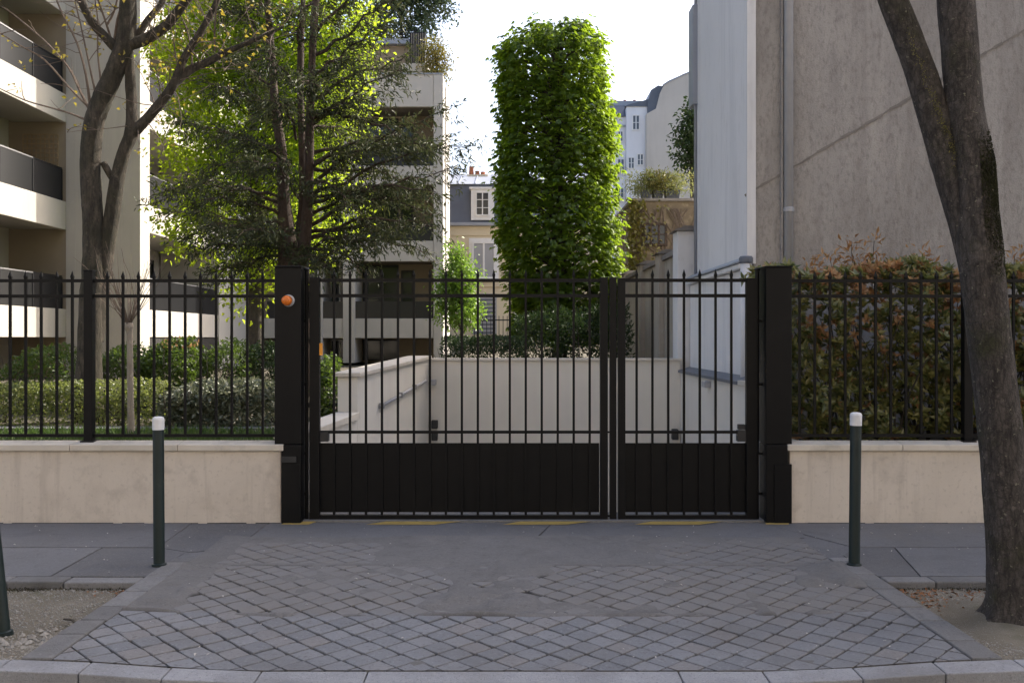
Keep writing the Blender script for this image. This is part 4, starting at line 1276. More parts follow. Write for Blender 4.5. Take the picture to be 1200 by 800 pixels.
for i, z in enumerate(LV):
    # left run (towards the street)
    b = MB().box(-12.79, X1 - 0.16, 8.2, YP - 0.002, z + 0.02, z + 0.24)
    b.box(X1 - 0.155, X1, 8.2, YP - 0.004, z, z + 0.72)
    bal = b.build('balcony', 'concrete', ap, bevel=0.012)
    y = YP - 0.12
    k = 0
    while y > 8.6:
        L = 1.45
        MB().box(X1 - 0.085, X1 - 0.055, y - L + 0.02, y - 0.02, z + 0.7, z + 1.53).build('railing_panel', 'dark_metal' if k == 0 else 'smoked_glass', bal)
        MB().box(X1 - 0.10, X1 - 0.04, y - L + 0.005, y - 0.005, z + 1.532, z + 1.565).build('handrail', 'dark_metal' if k == 0 else 'steel', bal)
        MB().box(X1 - 0.1, X1 - 0.04, y - 0.02, y + 0.02, z + 0.7, z + 1.53).build('railing_post', 'dark_metal', bal)
        y -= L; k += 1
    if i < 4:
        window_x(ap, -12.86, 6.0, 8.9, z + 0.25, z + 2.45, bars=2)
        window_x(ap, -12.86, 9.2, 12.0, z + 0.25, z + 2.45, bars=2)
        window_x(ap, -12.86, 12.3, 15.2, z + 0.25, z + 2.45, bars=2)
    # right run
    b = MB().box(-11.39, X2 - 0.16, YP + 0.63, 22.19, z + 0.02, z + 0.24)
    b.box(X2 - 0.155, X2 - 0.02, YP + 0.625, 22.19, z, z + 0.72)
    bal = b.build('balcony', 'concrete', ap, bevel=0.012)
    y = YP + 0.7
    k = 0
    while y < 22.0:
        L = 1.45
        y1 = min(y + L, 22.15)
        MB().box(X2 - 0.1, X2 - 0.07, y + 0.02, y1 - 0.02, z + 0.7, z + 1.53).build('railing_panel', 'smoked_glass', bal)
        MB().box(X2 - 0.115, X2 - 0.055, y + 0.005, y1 - 0.005, z + 1.532, z + 1.562).build('handrail', 'steel', bal)
        y += L; k += 1
    if i < 4:
        window_x(ap, -11.44, 17.0, 19.0, z + 0.25, z + 2.45, bars=1)
        window_x(ap, -11.44, 19.4, 21.6, z + 0.25, z + 2.45, bars=1)
MB().box(-24.2, X1 + 0.3, 4.9, 26.1, 15.6, 15.9).box(X1 + 0.3, X2 + 0.2, YP - 0.1, 26.1, 15.6, 15.9).build('roof', 'zinc', ap)
# lattice screen fixed to the recess wall of the first floor balcony
m = MB()
l0, l1 = P(27, 196, 23.98), P(68, 158, 23.98)
for k in range(9):
    x = l0.x + (l1.x - l0.x) * k / 8
    m.box(x - 0.015, x + 0.015, YP - 0.03, YP - 0.012, l0.z, l1.z)
for k in range(8):
    z = l0.z + (l1.z - l0.z) * k / 7
    m.box(l0.x, l1.x, YP - 0.045, YP - 0.031, z - 0.015, z + 0.015)
m.build('lattice', 'wood_pale', ap)
# ground floor: dark glazed lobby front under the first balcony
window_x(ap, -12.86, 9.0, 15.2, GZ0 + 0.05, 1.58, bars=4)

# wing facing the street
YW = 25.75
XR = -2.5
wg = thing('apartment_wing', 'concrete apartment wing with flat fronted loggias and a planted roof terrace', 'building', (-6, YW, 1.0))
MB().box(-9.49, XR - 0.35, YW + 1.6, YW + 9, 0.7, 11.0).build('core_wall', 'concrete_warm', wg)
MB().box(XR - 0.34, XR, YW, YW + 3.7, 0.7, 11.14).build('end_wall', 'concrete', wg, bevel=0.01)
MB().box(XR + 0.001, XR + 0.03, YW + 1.2, YW + 1.32, 0.7, 11.0).build('wall_groove', 'soffit', wg)
bands = [(1.60, 2.31), (4.38, 5.12), (7.16, 7.84), (9.98, 11.15)]
for (z0, z1) in bands:
    MB().box(-9.48, XR - 0.345, YW + 0.03, YW + 0.2, z0, z1).build('balcony_front', 'concrete', wg, bevel=0.008)
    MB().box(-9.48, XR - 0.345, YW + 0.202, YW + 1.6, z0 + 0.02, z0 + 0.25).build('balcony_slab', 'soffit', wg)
    if z1 < 11:
        MB().box(-8.9, XR - 0.36, YW + 0.09, YW + 0.11, z1 + 0.001, z1 + 0.62).build('railing_panel', 'smoked_glass', wg)
for (a, b) in ((402, 416), (372, 378)):
    xa, xb = (a - 600) * 34 / F_PX, (b - 600) * 34 / F_PX
    MB().box(xa, xb, YW - 0.02, YW + 1.6, 0.7, 11.14).build('pier', 'concrete', wg, bevel=0.008)
for (z0, z1) in ((0.75, 1.55), (2.35, 4.36), (5.2, 7.1), (7.9, 9.9)):
    window(wg, -5.65, -4.3, z0, z1, YW + 1.6, bars=1)
    window(wg, -6.9, -6.15, z0, z1, YW + 1.6, 'white_paint', 1)
    window(wg, -8.6, -7.2, z0, z1, YW + 1.6, bars=1)
    if z0 > 2:
        window(wg, -4.2, -3.75, z0 + 0.2, z1 - 0.2, YW + 1.6, bars=0)
# roof terrace: set back storey, railing, louvred box
MB().box(-9.4, -3.6, YW + 3.0, YW + 8.8, 11.0, 13.1).build('penthouse', 'concrete_warm', wg)
MB().box(-9.5, -3.4, YW + 2.7, YW + 9, 13.1, 13.3).build('roof', 'zinc', wg)
MB().box(-9.48, XR - 0.002, YW - 0.02, YW + 0.22, 11.15, 11.19).build('parapet_cap', 'zinc', wg)
a0, a1 = P(480, 75, 36.5), P(498, 38, 36.5)
lb = MB().box(a0.x, a1.x, a0.y, a0.y + 0.8, a0.z, a1.z).build('louvre_box', 'dark_metal', wg)
for k in range(6):
    x = a0.x + 0.04 + (a1.x - a0.x - 0.08) * (k + 0.5) / 6
    MB().box(x - 0.02, x + 0.02, a0.y - 0.03, a0.y - 0.002, a0.z + 0.04, a1.z - 0.04).build('louvre', 'soffit', lb)
MB().box(a0.x - 0.3, a1.x + 0.12, a0.y - 0.1, a0.y + 0.9, 10.95, a0.z - 0.003).build('louvre_base', 'concrete', wg)
m = MB()
zr = P(0, 38, 37).z
for k in range(30):
    x = -6.6 + k * 0.1
    m.box(x - 0.01, x + 0.01, 28.6, 28.62, 13.28, zr)
m.box(-6.65, -3.7, 28.59, 28.63, zr, zr + 0.04)
m.build('roof_railing', 'dark_metal', wg)

# ================================================================== buildings beyond the courtyard
DC = 45.0
YC = DC + CAM_Y
cb = thing('mansard_house', 'cream house with dark slate mansard, white dormer and tall window', 'building', (0, YC, 0.9))


def C(px, py, d=DC):
    q = P(px, py, d)
    return q.x, q.z


xl, xr = -7.0, 4.4
zc = C(0, 264)[1]
MB().box(xl, xr, YC, YC + 9, 0.5, zc).build('wall', 'cream_far', cb)
MB().box(xl, xr, YC - 0.22, YC - 0.001, zc - 0.04, zc + 0.12).build('cornice', 'zinc', cb, bevel=0.02)
MB().box(xl, xr, YC - 0.08, YC - 0.001, C(0, 336)[1], C(0, 332)[1]).build('string_course', 'cream_far', cb)
MB().box(xl, xr, YC - 0.06, YC - 0.001, C(0, 276)[1], C(0, 273)[1]).build('string_course', 'cream_far', cb)
zm = C(0, 214)[1]
roof = MB().prism_yz([(YC + 0.02, zc + 0.05), (YC + 8.9, zc + 0.05), (YC + 8.5, zm), (YC + 0.55, zm)], xl, xr).build('mansard_roof', 'zinc_dark', cb)
MB().prism_yz([(YC + 0.4, zm), (YC + 8.6, zm), (YC + 4.6, zm + 1.2)], xl - 0.1, xr + 0.1).build('roof_top', 'zinc', cb)
for k in range(14):
    x = xl + 0.4 + k * 0.8
    MB().prism_yz([(YC + 0.4, zm + 0.001), (YC + 4.55, zm + 1.2), (YC + 4.55, zm + 1.25), (YC + 0.4, zm + 0.05)], x, x + 0.04).build('standing_seam', 'zinc', roof)
x0, z0 = C(552, 258); x1, z1 = C(579, 222)
dm = MB().box(x0, x1, YC - 0.05, YC + 0.9, z0, z1).box(x0 - 0.08, x1 + 0.08, YC - 0.12, YC + 0.95, z1, z1 + 0.1).build('dormer', 'white_paint', cb, bevel=0.01)
window(cb, x0 + 0.22, x1 - 0.22, z0 + 0.2, z1 - 0.12, YC - 0.052, 'white_paint', 1, cross=2)
x0, z0 = C(553, 327); x1, z1 = C(581, 283)
MB().box(x0 - 0.14, x1 + 0.14, YC - 0.05, YC - 0.001, z0 - 0.06, z1 + 0.16).build('window_surround', 'white_paint', cb)
window(cb, x0, x1, z0, z1, YC - 0.052, 'white_paint', 1, fw=0.1, glass='curtain_glass' if 'curtain_glass' in MATS else 'window_glass')
MB().box(x0 - 0.05, x1 + 0.05, YC - 0.3, YC - 0.12, z0 - 0.04, z0 + 0.02).build('window_sill', 'white_paint', cb)
x0, z0 = C(554, 392); x1, z1 = C(582, 344)
MB().box(x0, x1, YC - 0.06, YC - 0.001, z0, z1).build('shutter', 'grey_paint', cb)
for k in range(10):
    zz = z0 + (z1 - z0) * (k + 0.5) / 10
    MB().box(x0 + 0.06, x1 - 0.06, YC - 0.08, YC - 0.062, zz - 0.05, zz + 0.04).build('shutter_slat', 'zinc_dark', cb)
ch = MB().box(*(C(548, 0, 49)[0], C(572, 0, 49)[0]), YC + 3.6, YC + 4.3, zm + 0.5, C(0, 206, 49)[1]).build('chimney', 'cream_far', cb)
for px, top in ((552.5, 196), (559.5, 201), (566, 202)):
    x, z = C(px, top, 49)
    MB().lathe([(0.14, C(0, 206.5, 49)[1] - z), (0.11, -0.05), (0.14, 0)], (x, YC + 3.9, z), 10).build('chimney_pot', 'terracotta', ch, smooth=True)

# far iron railing in front of that house
fr = MB()
a, b = P(556, 393, 39), P(622, 370, 39)
x = a.x
while x < b.x:
    fr.box(x - 0.014, x + 0.014, a.y - 0.014, a.y + 0.014, 1.0, b.z)
    x += 0.17
fr.box(a.x, b.x, a.y - 0.02, a.y + 0.02, b.z - 0.2, b.z - 0.15).box(a.x, b.x, a.y - 0.02, a.y + 0.02, 1.3, 1.36)
tag(fr.build('garden_railing', 'dark_metal', None), 'thin iron railing in front of the cream mansard house', 'railing')

# white town house and the bare gable beside it, far off on the right
DW = 70.0
YWH = DW + CAM_Y


def W(px, py, d=DW):
    q = P(px, py, d)
    return q.x, q.z


wh = thing('white_town_house', 'far white town house with slate roof and a row of chimney pots', 'building', (W(735, 0)[0], YWH, 0))
xa, xb = W(700, 0)[0], W(757, 0)[0]
ze = W(0, 137)[1]
MB().box(xa - 4, W(733, 0)[0], YWH, YWH + 12, -0.3, ze).build('wall', 'white_far', wh)
MB().box(W(733, 0)[0] + 0.002, xb, YWH - 0.6, YWH + 12, -0.3, W(0, 127)[1]).build('wing_wall', 'white_far', wh)
MB().prism_yz([(YWH - 0.2, ze), (YWH + 11, ze), (YWH + 10, W(0, 121)[1]), (YWH + 0.7, W(0, 121)[1])], xa - 4, W(733, 0)[0] + 0.001).build('slate_roof', 'zinc_dark', wh)
MB().box(xa - 4, xb - 0.2, YWH + 0.8, YWH + 10, W(0, 121)[1] - 0.02, W(0, 115)[1]).build('roof_top', 'zinc', wh)
MB().prism_xz([(W(732, 0)[0], W(0, 127.5)[1]), (xb + 0.1, W(0, 127.5)[1]), (xb + 0.1, W(0, 119)[1]), (W(733, 0)[0], W(0, 126)[1])], YWH - 0.7, YWH + 11).build('wing_roof', 'zinc_dark', wh)
MB().box(xa - 4, W(733, 0)[0], YWH - 0.15, YWH - 0.001, W(0, 149)[1], W(0, 147)[1]).build('cornice', 'zinc', wh)
rg = MB().box(xa, xb - 0.1, YWH + 3.2, YWH + 3.9, W(0, 116)[1] - 0.2, W(0, 112.5)[1]).build('chimney_stack', 'gable_far', wh)
for k in range(13):
    x = xa + 0.2 + (xb - xa - 0.6) * k / 12
    z = W(0, 112.4)[1]
    MB().lathe([(0.12, 0), (0.09, 0.3), (0.12, 0.42 + 0.16 * (k % 3 == 0))], (x, YWH + 3.5, z), 8).build('chimney_pot', 'terracotta', rg, smooth=True)
for (cx, cy, w, h, yy) in ((744, 146, 9, 18, -0.6), (734.5, 0, 0, 0, 0), (749, 189, 8, 14, -0.6), (744.5, 225, 8, 13, -0.6),
                           (727, 160, 7, 13, 0), (727.5, 193, 9, 14, 0), (727, 226, 9, 13, 0), (727, 259, 9, 13, 0), (741, 260, 8, 12, -0.6), (738.5, 193, 8, 14, -0.6)):
    if w:
        x0, z0 = W(cx - w / 2, cy + h / 2); x1, z1 = W(cx + w / 2, cy - h / 2)
        window(wh, x0, x1, z0, z1, YWH + yy - 0.002, 'white_paint', 1, fw=0.07, depth=0.08, cross=1, glass='far_glass')
for cy in (200, 233, 266):
    x0, z0 = W(719, cy + 4); x1, z1 = W(725, cy - 5)
    MB().box(x0, x1, YWH - 0.5, YWH - 0.01, z0, z1).build('balcony', 'dark_metal', wh)
gb = thing('gable_house', 'far house showing a blank beige gable with stepped mansard outline', 'building', (W(785, 0)[0], YWH + 2, 0))
MB().prism_xz([W(755, 400), W(860, 400), W(860, 80), W(812, 87), W(800, 92), W(781, 101), W(775, 105), W(771, 113), W(766, 132), W(755, 138)], YWH - 1.2, YWH + 10).build('gable', 'gable_far', gb)
MB().prism_xz([W(757, 137), W(766, 132), W(771, 113), W(775, 105), W(769, 104), W(761, 109), W(757, 124)], YWH - 0.9, YWH + 10).build('mansard_slope', 'zinc_dark', gb)
MB().prism_xz([W(774, 105.5), W(781, 101.5), W(800, 92.5), W(812, 87.5), W(812, 86.4), W(800, 91.0), W(780, 100), W(774, 104)], YWH - 1.25, YWH - 0.6).build('verge', 'zinc', gb)
MB().box(W(800, 0)[0], W(808, 0)[0], YWH, YWH + 1.2, W(0, 92)[1], W(0, 86.5)[1]).build('chimney', 'terracotta', gb)

# brick outbuilding with roof terrace
DT = 24.0
YT = DT + CAM_Y


def T(px, py, d=DT):
    q = P(px, py, d)
    return q.x, q.z


ob = thing('brick_outbuilding', 'small creeper covered brick building with a planted roof terrace', 'building', (T(770, 0)[0], YT, 0.9))
x0, x1, zt = T(742, 0)[0], T(742, 0)[0] + 6, T(0, 236)[1]
MB().box(x0, x1, YT, YT + 4, 0.3, zt).build('wall', 'vine_brick', ob)
MB().box(x0 - 0.08, x1, YT - 0.08, YT + 4, zt, zt + 0.07).build('terrace_edge', 'old_mortar', ob, bevel=0.01)
a, b = T(753, 288), T(781, 262)
window(ob, a[0], b[0], a[1], b[1], YT - 0.03, 'bark_yew', 2, cross=1, fw=0.05)

# ================================================================== the other side of the street (behind the photographer, in the sun)
os_ = thing('opposite_building', 'pale stone apartment house across the street', 'building', (0, -17, 0))
MB().box(-26, 26, -28, -17, ROAD_Z - 0.1, 16.5).build('wall', 'coping', os_)
MB().box(-26.2, 26.2, -17.001, -16.55, 13.2, 13.55).build('cornice', 'coping', os_)
MB().prism_yz([(-27.8, 16.5), (-17.1, 16.5), (-18.6, 19.0), (-26.5, 19.0)], -26, 26).build('roof', 'zinc_dark', os_)
wme = MB().box(-0.6, 0.6, -0.04, 0.0, 0, 1.9).mesh('window'); wme.materials.append(MATS['window_glass'])
for fl_ in range(4):
    for k in range(16):
        put('window', wme, (-23.3 + k * 3.1, -16.96, 1.0 + 3.1 * fl_), os_)
structure('opposite_sidewalk', MB().box(-60, 60, -17, -13.5, ROAD_Z - 0.1, -0.04), 'asphalt_pale')

# ================================================================== trees and plants
def trunk_obj(mb, name, mat, parent):
    return mb.build(name, mat, parent, smooth=True)


# ---- street tree in the right pit
st = thing('street_tree', 'grey barked street tree forking into two bare mossy limbs in its pit', 'tree', (2.92, -2.82, -0.06))
DS = 5.43
m = MB()
px_limb(m, [(1193, 732, 88), (1192, 722, 72), (1190, 700, 61), (1184, 630, 53), (1175, 535, 49), (1166, 450, 47), (1156, 365, 47), (1148, 290, 50), (1145, 250, 46), (1140, 190, 43), (1130, 120, 41), (1125, 60, 41), (1120, 0, 41), (1116, -90, 38), (1120, -200, 32), (1135, -330, 22), (1140, -460, 12)], DS, 44, 0.0, 16, 0.05)
px_limb(m, [(1150, 330, 34, 0.03), (1136, 262, 36, 0.05), (1118, 192, 37, 0.07), (1098, 122, 36, 0.07), (1081, 70, 34, 0.07), (1054, 0, 32, 0.07), (1020, -80, 30, 0.05), (985, -190, 24, 0.1), (950, -330, 15, 0.1)], DS, 36, 0.0, 16, 0.05)
# root flare: buttresses swelling out of the foot
for i, v in enumerate(m.v):
    if v[2] < 0.45:
        a = math.atan2(v[1] + 2.82, v[0] - 2.925)
        lobe = 0.5 + 0.5 * math.cos(5 * a + 0.8 + 0.7 * math.sin(2 * a))
        k = 1 + (0.05 + 0.42 * lobe ** 1.5) * math.exp(-max(0, v[2] + 0.06) / 0.09)
        m.v[i] = (2.925 + (v[0] - 2.925) * k, -2.82 + (v[1] + 2.82) * k, v[2])
tr = trunk_obj(m, 'trunk', 'bark_street', st)
# moss cushions on the shaded side of the fork
n = 15000
u = RNG.random(n)
py = 140 + 200 * u
cx = np.interp(py, [120, 190, 250, 290, 365], [1130, 1142, 1145, 1148, 1156])
ang = RNG.uniform(-1.75, 0.3, n)          # street side to the right
rad = np.interp(py, [120, 190, 250, 290, 365], [20, 21.5, 22.5, 24.5, 23]) * DS / F_PX * 1.0
keep = RNG.random(n) < np.clip(1.25 - np.abs(py - 245) / 75, 0, 1) ** 1.5
base = np.array([P(a, b, DS) for a, b in zip(cx, py)])
nv = np.stack([np.cos(ang), np.sin(ang), np.zeros(n)], 1)
c = (base + nv * rad[:, None])[keep]
d = (nv + rand_dirs(n) * 1.0)[keep]
v, t, tone = leaf_arrays(c - d * 0.004, d, rand_dirs(len(c)), RNG.uniform(0.008, 0.016, len(c)), 0.01)
fast_mesh('moss', v, t, tone, 'moss', st, kind='stuff')
# yellow lichen dotted down the inner edge of the slanting limb
n = 420
s_ = RNG.random(n) ** 0.8
lx = 1064 + (1122 - 1064) * s_ + RNG.normal(0, 2.5, n); ly = 40 + (190 - 40) * s_ + RNG.normal(0, 5, n)
c = np.array([P(a, b, DS - 0.03) for a, b in zip(lx, ly)])
d = rand_dirs(n) + np.array([0.5, -0.8, 0])
v, t, tone = leaf_arrays(c, d, rand_dirs(n), RNG.uniform(0.004, 0.011, n), 0.008)
fast_mesh('lichen', v, t, tone, 'lichen', st, kind='stuff')


# ---- bare garden tree left
gt = thing('bare_tree', 'mossy multi stemmed tree, nearly bare, with a few yellow leaves', 'tree', (P(105, 0, 11.3).x, 3.05, GZ0))
DG = 11.3
m = MB()
tips = []
LB = [
    [(104, 512, 40), (104, 470, 31), (105, 420, 28), (107, 360, 27), (110, 320, 27), (109, 260, 23), (106, 205, 23), (108, 160, 23), (115, 128, 23), (128, 98, 22), (139, 72, 21), (147, 48, 22), (150, 20, 20), (151, -20, 17), (156, -80, 13), (165, -160, 8)],
    [(108, 400, 22, 0.05), (114, 345, 22, 0.05), (121, 295, 20, 0.05), (129, 250, 18, 0.06), (134, 215, 17, 0.06), (142, 180, 15, 0.06), (151, 156, 15, 0.06), (152, 125, 12, 0.06), (151, 95, 12, 0.05), (150, 60, 11, 0.02)],
    [(150, 158, 13, 0.06), (166, 143, 12, 0.05), (188, 118, 11, 0.04), (204, 98, 11, 0.0), (216, 68, 9, 0), (235, 38, 8, 0), (254, 2, 7, 0), (275, -60, 5, 0)],
    [(203, 100, 10, 0.0), (220, 80, 10, 0.08), (240, 68, 9, 0.15), (262, 54, 7, 0.2), (290, 40, 5, 0.25), (325, 22, 3, 0.3)],
    [(142, 62, 13, 0), (128, 48, 11, -0.05), (113, 30, 10, -0.1), (103, 8, 9, -0.15), (94, -30, 7, -0.2), (80, -90, 5, -0.2)],
    [(152, 52, 15, 0), (168, 45, 13, 0.05), (190, 28, 12, 0.1), (207, 8, 11, 0.1), (228, -20, 9, 0.1), (260, -70, 6, 0.1)],
    [(120, 190, 8, 0.02), (126, 202, 8, 0.04), (131, 212, 7, 0.06)],
    [(158, 42, 9, 0.05), (170, 20, 8, 0.1), (184, -8, 7, 0.2), (190, -60, 5, 0.3)],
]
for sp in LB:
    p_, r_ = px_limb(m, sp, DG, 20, 0.0, 9, 0.09)
    tips.append((p_, r_))
trunk_obj(m, 'trunk', 'bark_garden', gt)
m = MB()
yl_pts = []
TW = [[(108, 135, 4), (92, 105, 3.2), (78, 78, 2.8), (55, 52, 2.4), (28, 28, 2), (0, 6, 1.6)],
      [(106, 128, 4), (104, 90, 3), (97, 55, 2.6), (84, 25, 2.2), (74, -6, 2)],
      [(108, 130, 3), (85, 105, 2.6), (60, 75, 2.2), (38, 62, 2), (10, 45, 1.5)],
      [(104, 142, 3), (82, 133, 2.4), (58, 126, 2), (30, 118, 1.6), (0, 104, 1.2)],
      [(112, 110, 3), (108, 75, 2.2), (104, 40, 1.8), (101, 12, 1.5)],
      [(118, 95, 2.6), (117, 60, 2), (120, 30, 1.6), (118, 0, 1.3)],
      [(134, 50, 4), (139, 25, 3), (146, 5, 2.5), (148, -20, 2)],
      [(130, 45, 3), (126, 20, 2.4), (120, -8, 2)],
      [(125, 30, 3), (133, 14, 2.4), (138, -8, 2)],
      [(252, 60, 3), (254, 42, 2.4), (258, 20, 2), (262, 0, 1.6)],
      [(225, 76, 3), (222, 55, 2.4), (214, 30, 1.8), (205, 12, 1.4)]]
for sp in TW:
    dd = random.uniform(-0.5, 0.3)
    sp2 = [(a, b, w, dd * i / len(sp)) for i, (a, b, w) in enumerate(sp)]
    p_, r_ = px_limb(m, sp2, DG, 6, 0.0, 3)
    for q in p_[3::2]:
        if random.random() < 0.75:
            pts, dv = wander(m, q, (random.gauss(-0.3, 1), random.gauss(0, 0.8), random.gauss(0.5, 0.8)), random.uniform(0.15, 0.5), 0.006, 0.002, 4, 4, 0.35)
            if random.random() < 0.5:
                yl_pts.append(pts[-1]); yl_pts.append(pts[-1] + Vector((random.gauss(0, .06), random.gauss(0, .06), random.gauss(0, .05))))
for p_, r_ in tips[2:6]:
    for q in p_[4:]:
        if random.random() < 0.6:
            pts, dv = wander(m, q, (random.gauss(0.1, 1), random.gauss(0, 0.8), random.gauss(0.6, 0.7)), random.uniform(0.3, 0.9), 0.008, 0.002, 4, 5, 0.35)
            for _ in range(2):
                a = random.choice(pts[2:])
                pts2, _d = wander(m, a, (random.gauss(0, 1), random.gauss(0, 1), random.gauss(0.5, 0.6)), random.uniform(0.15, 0.35), 0.005, 0.002, 4, 4, 0.35)
                if random.random() < 0.7:
                    yl_pts.append(pts2[-1])
m.build('twigs', 'twig', gt)
yp_ = np.array([tuple(q) for q in yl_pts])
clump_leaves('yellow_leaves', 'leaf_yellow', gt, yp_, 0.03, 3, 0.055, 0.04, 0.1)

# ---- young pollarded tree with a pale stem
yt = thing('young_tree', 'slender young tree with pale stem and a burst of bare twigs', 'tree', (P(152, 0, 9.6).x, 9.6 + CAM_Y, GZ0))
m = MB()
px_limb(m, [(154, 512, 9), (153, 470, 7.5), (152.5, 430, 7), (152, 392, 7), (151, 384, 11), (151, 378, 9)], 9.6, 10, 0.05)
trunk_obj(m, 'trunk', 'bark_pale', yt)
m = MB()
for k in range(46):
    a = random.uniform(0, 6.28)
    wander(m, P(151, 382, 9.6), (math.cos(a) * 0.55, math.sin(a) * 0.55, 1.0), random.uniform(0.35, 0.95), 0.0045, 0.0015, 4, 6, 0.22, 0.05)
m.build('twigs', 'twig', yt)


# ---- chestnut clipped to a column
DH = 22.0
cn = thing('chestnut_tree', 'tall leafy green chestnut clipped to a narrow column', 'tree', (P(655, 0, DH).x, DH + CAM_Y, 1.0))
cx0, cy0 = P(655, 0, DH).x, DH + CAM_Y
m = MB()
pp, rr_ = smooth_path([(cx0, cy0, 0.8), (cx0 + 0.03, cy0, 2.5), (cx0 - 0.05, cy0 + 0.05, 5), (cx0 + 0.1, cy0, 7.2), (cx0 + 0.05, cy0, 8.6)], [0.2, 0.17, 0.13, 0.09, 0.03], 6)
m.tube(pp, rr_, 10, True, 0.04)
ZS = [1.55, 2.2, 3.0, 3.6, 4.3, 5.1, 5.7, 6.4, 7.1, 7.7, 8.3, 8.75, 8.95]
yy = [396 - (z - 1.6) * F_PX / DH for z in ZS]
LE = np.interp(yy[::-1], [28, 32, 45, 60, 110, 150, 190, 240, 300, 335, 410], [640, 612, 590, 581, 580, 585, 578, 581, 581, 594, 604])[::-1]
RE = np.interp(yy[::-1], [28, 32, 45, 60, 110, 150, 190, 240, 300, 335, 410], [690, 702, 711, 714, 711, 725, 724, 721, 732, 728, 720])[::-1]
cl = []
for i in range(2300):
    z = random.uniform(1.5, 8.86)
    l = (np.interp(z, ZS, LE) - 600) * DH / F_PX; r = (np.interp(z, ZS, RE) - 600) * DH / F_PX
    cxx, hw = (l + r) / 2, (r - l) / 2
    a = random.uniform(0, 2 * math.pi)
    # superellipse section, mostly near the surface
    ca, sa = math.cos(a), math.sin(a)
    k = (abs(ca) ** 3 + abs(sa) ** 3) ** (-1 / 3)
    f = 1 - abs(random.gauss(0, 0.16))
    if z > 8.5:
        f *= random.random() ** 0.5
    rad_ = (hw - 0.1) * k * f * random.uniform(0.93, 1.02)
    cl.append((cxx + ca * rad_, cy0 + sa * rad_ * 0.92, z, ca, sa, max(0.0, f)))
for (x, y, z, ca, sa, f) in cl[::4]:
    p0 = Vector((cx0, cy0, max(1.4, z - 0.6)))
    m.tube([p0, p0.lerp(Vector((x, y, z)), 0.55) + Vector((0, 0, 0.08)), Vector((x, y, z))], [0.022, 0.014, 0.005], 4)
trunk_obj(m, 'trunk', 'bark_dark', cn)
C_, D_, N_, L_, W_, K_ = [], [], [], [], [], []
for (x, y, z, ca, sa, f) in cl:
    ck = random.random()
    for q in range(random.randint(7, 12)):
        # one palmate leaf: petiole end, then 5 leaflets hanging outwards
        px_, py_, pz_ = x + random.gauss(0, 0.11), y + random.gauss(0, 0.11), z + random.gauss(0, 0.10)
        az = math.atan2(sa, ca) + random.gauss(0, 0.7)
        tilt = random.uniform(0.25, 0.95)
        out = Vector((math.cos(az), math.sin(az), 0))
        side = Vector((-out.y, out.x, 0))
        s = random.choice((0.6, 0.8, 0.95, 1.1, 1.25))
        for kk, an in enumerate((-1.15, -0.55, 0.0, 0.55, 1.15)):
            dv = (out * math.cos(an) + side * math.sin(an)).normalized() * math.cos(tilt) + Vector((0, 0, -math.sin(tilt)))
            C_.append((px_, py_, pz_)); D_.append(tuple(dv))
            nn = out * math.sin(tilt) + Vector((0, 0, math.cos(tilt)))
            N_.append(tuple(nn))
            ll = (0.095, 0.115, 0.13, 0.115, 0.095)[kk] * s
            L_.append(ll); W_.append(ll * 0.46); K_.append(ck)
leaves('crown', 'leaf_chestnut', cn, np.array(C_), np.array(D_), np.array(N_), np.array(L_), np.array(W_), 0.2, 0.12, clump=np.array(K_))

# ---- yew: dark, open, with long drooping sprays
DY = 16.0
yx, yy0 = P(345, 0, DY).x, DY + CAM_Y
yw = thing('yew_tree', 'dark spreading yew with several reddish stems and drooping sprays', 'tree', (yx, yy0, GZ0))
m = MB()
stems = []
for sp in ([(345, 470, 42), (343, 400, 38), (342, 330, 36), (338, 290, 24), (333, 240, 15), (330, 180, 12), (322, 120, 10), (318, 60, 8), (312, -20, 8), (308, -110, 4)],
           [(346, 340, 30, 0.1), (349, 290, 18, 0.15), (352, 240, 11, 0.2), (350, 180, 9, 0.3), (347, 120, 8, 0.35), (346, 60, 8, 0.4), (350, -30, 5, 0.4), (352, -120, 3, 0.4)],
           [(352, 330, 22, -0.05), (360, 270, 13, -0.1), (364, 215, 11, -0.15), (366, 150, 10, -0.2), (368, 90, 8, -0.2), (371, 30, 9, -0.2), (378, -50, 6, -0.2), (380, -130, 3, -0.2)]):
    p_, r_ = px_limb(m, sp, DY, 10, 0.06, 4)
    stems.append(p_)
sprays = []                               # (point, direction)


def yew_limb(start, end, r, droop=0.25, n=9):
    a, b = Vector(start), Vector(end)
    pts = []
    for i in range(n + 1):
        t = i / n
        q = a.lerp(b, t)
        q.z += math.sin(t * math.pi) * droop * (b - a).length * 0.25 - 0.03 * random.random()
        q += Vector((random.gauss(0, 0.03), random.gauss(0, 0.05), random.gauss(0, 0.03)))
        pts.append(q)
    m.tube(pts, [r * (1 - 0.85 * i / n) for i in range(n + 1)], 6)
    out = (b - a); out.z *= 0.4; out.normalize()
    side = Vector((-out.y, out.x, 0))
    for i in range(2, n + 1):
        for s in range(3):
            q = pts[i - 1].lerp(pts[i], random.random())
            dv = out * random.uniform(0.2, 1) + side * random.gauss(0, 0.9) + Vector((0, 0, random.uniform(-0.5, 0.25)))
            L = random.uniform(0.2, 0.6)
            tp, _ = wander(m, q, dv, L, 0.006, 0.002, 3, 4, 0.25, -0.12)
            for k in range(1, 5):
                sprays.append((tp[k], (tp[k] - tp[k - 1]).normalized()))


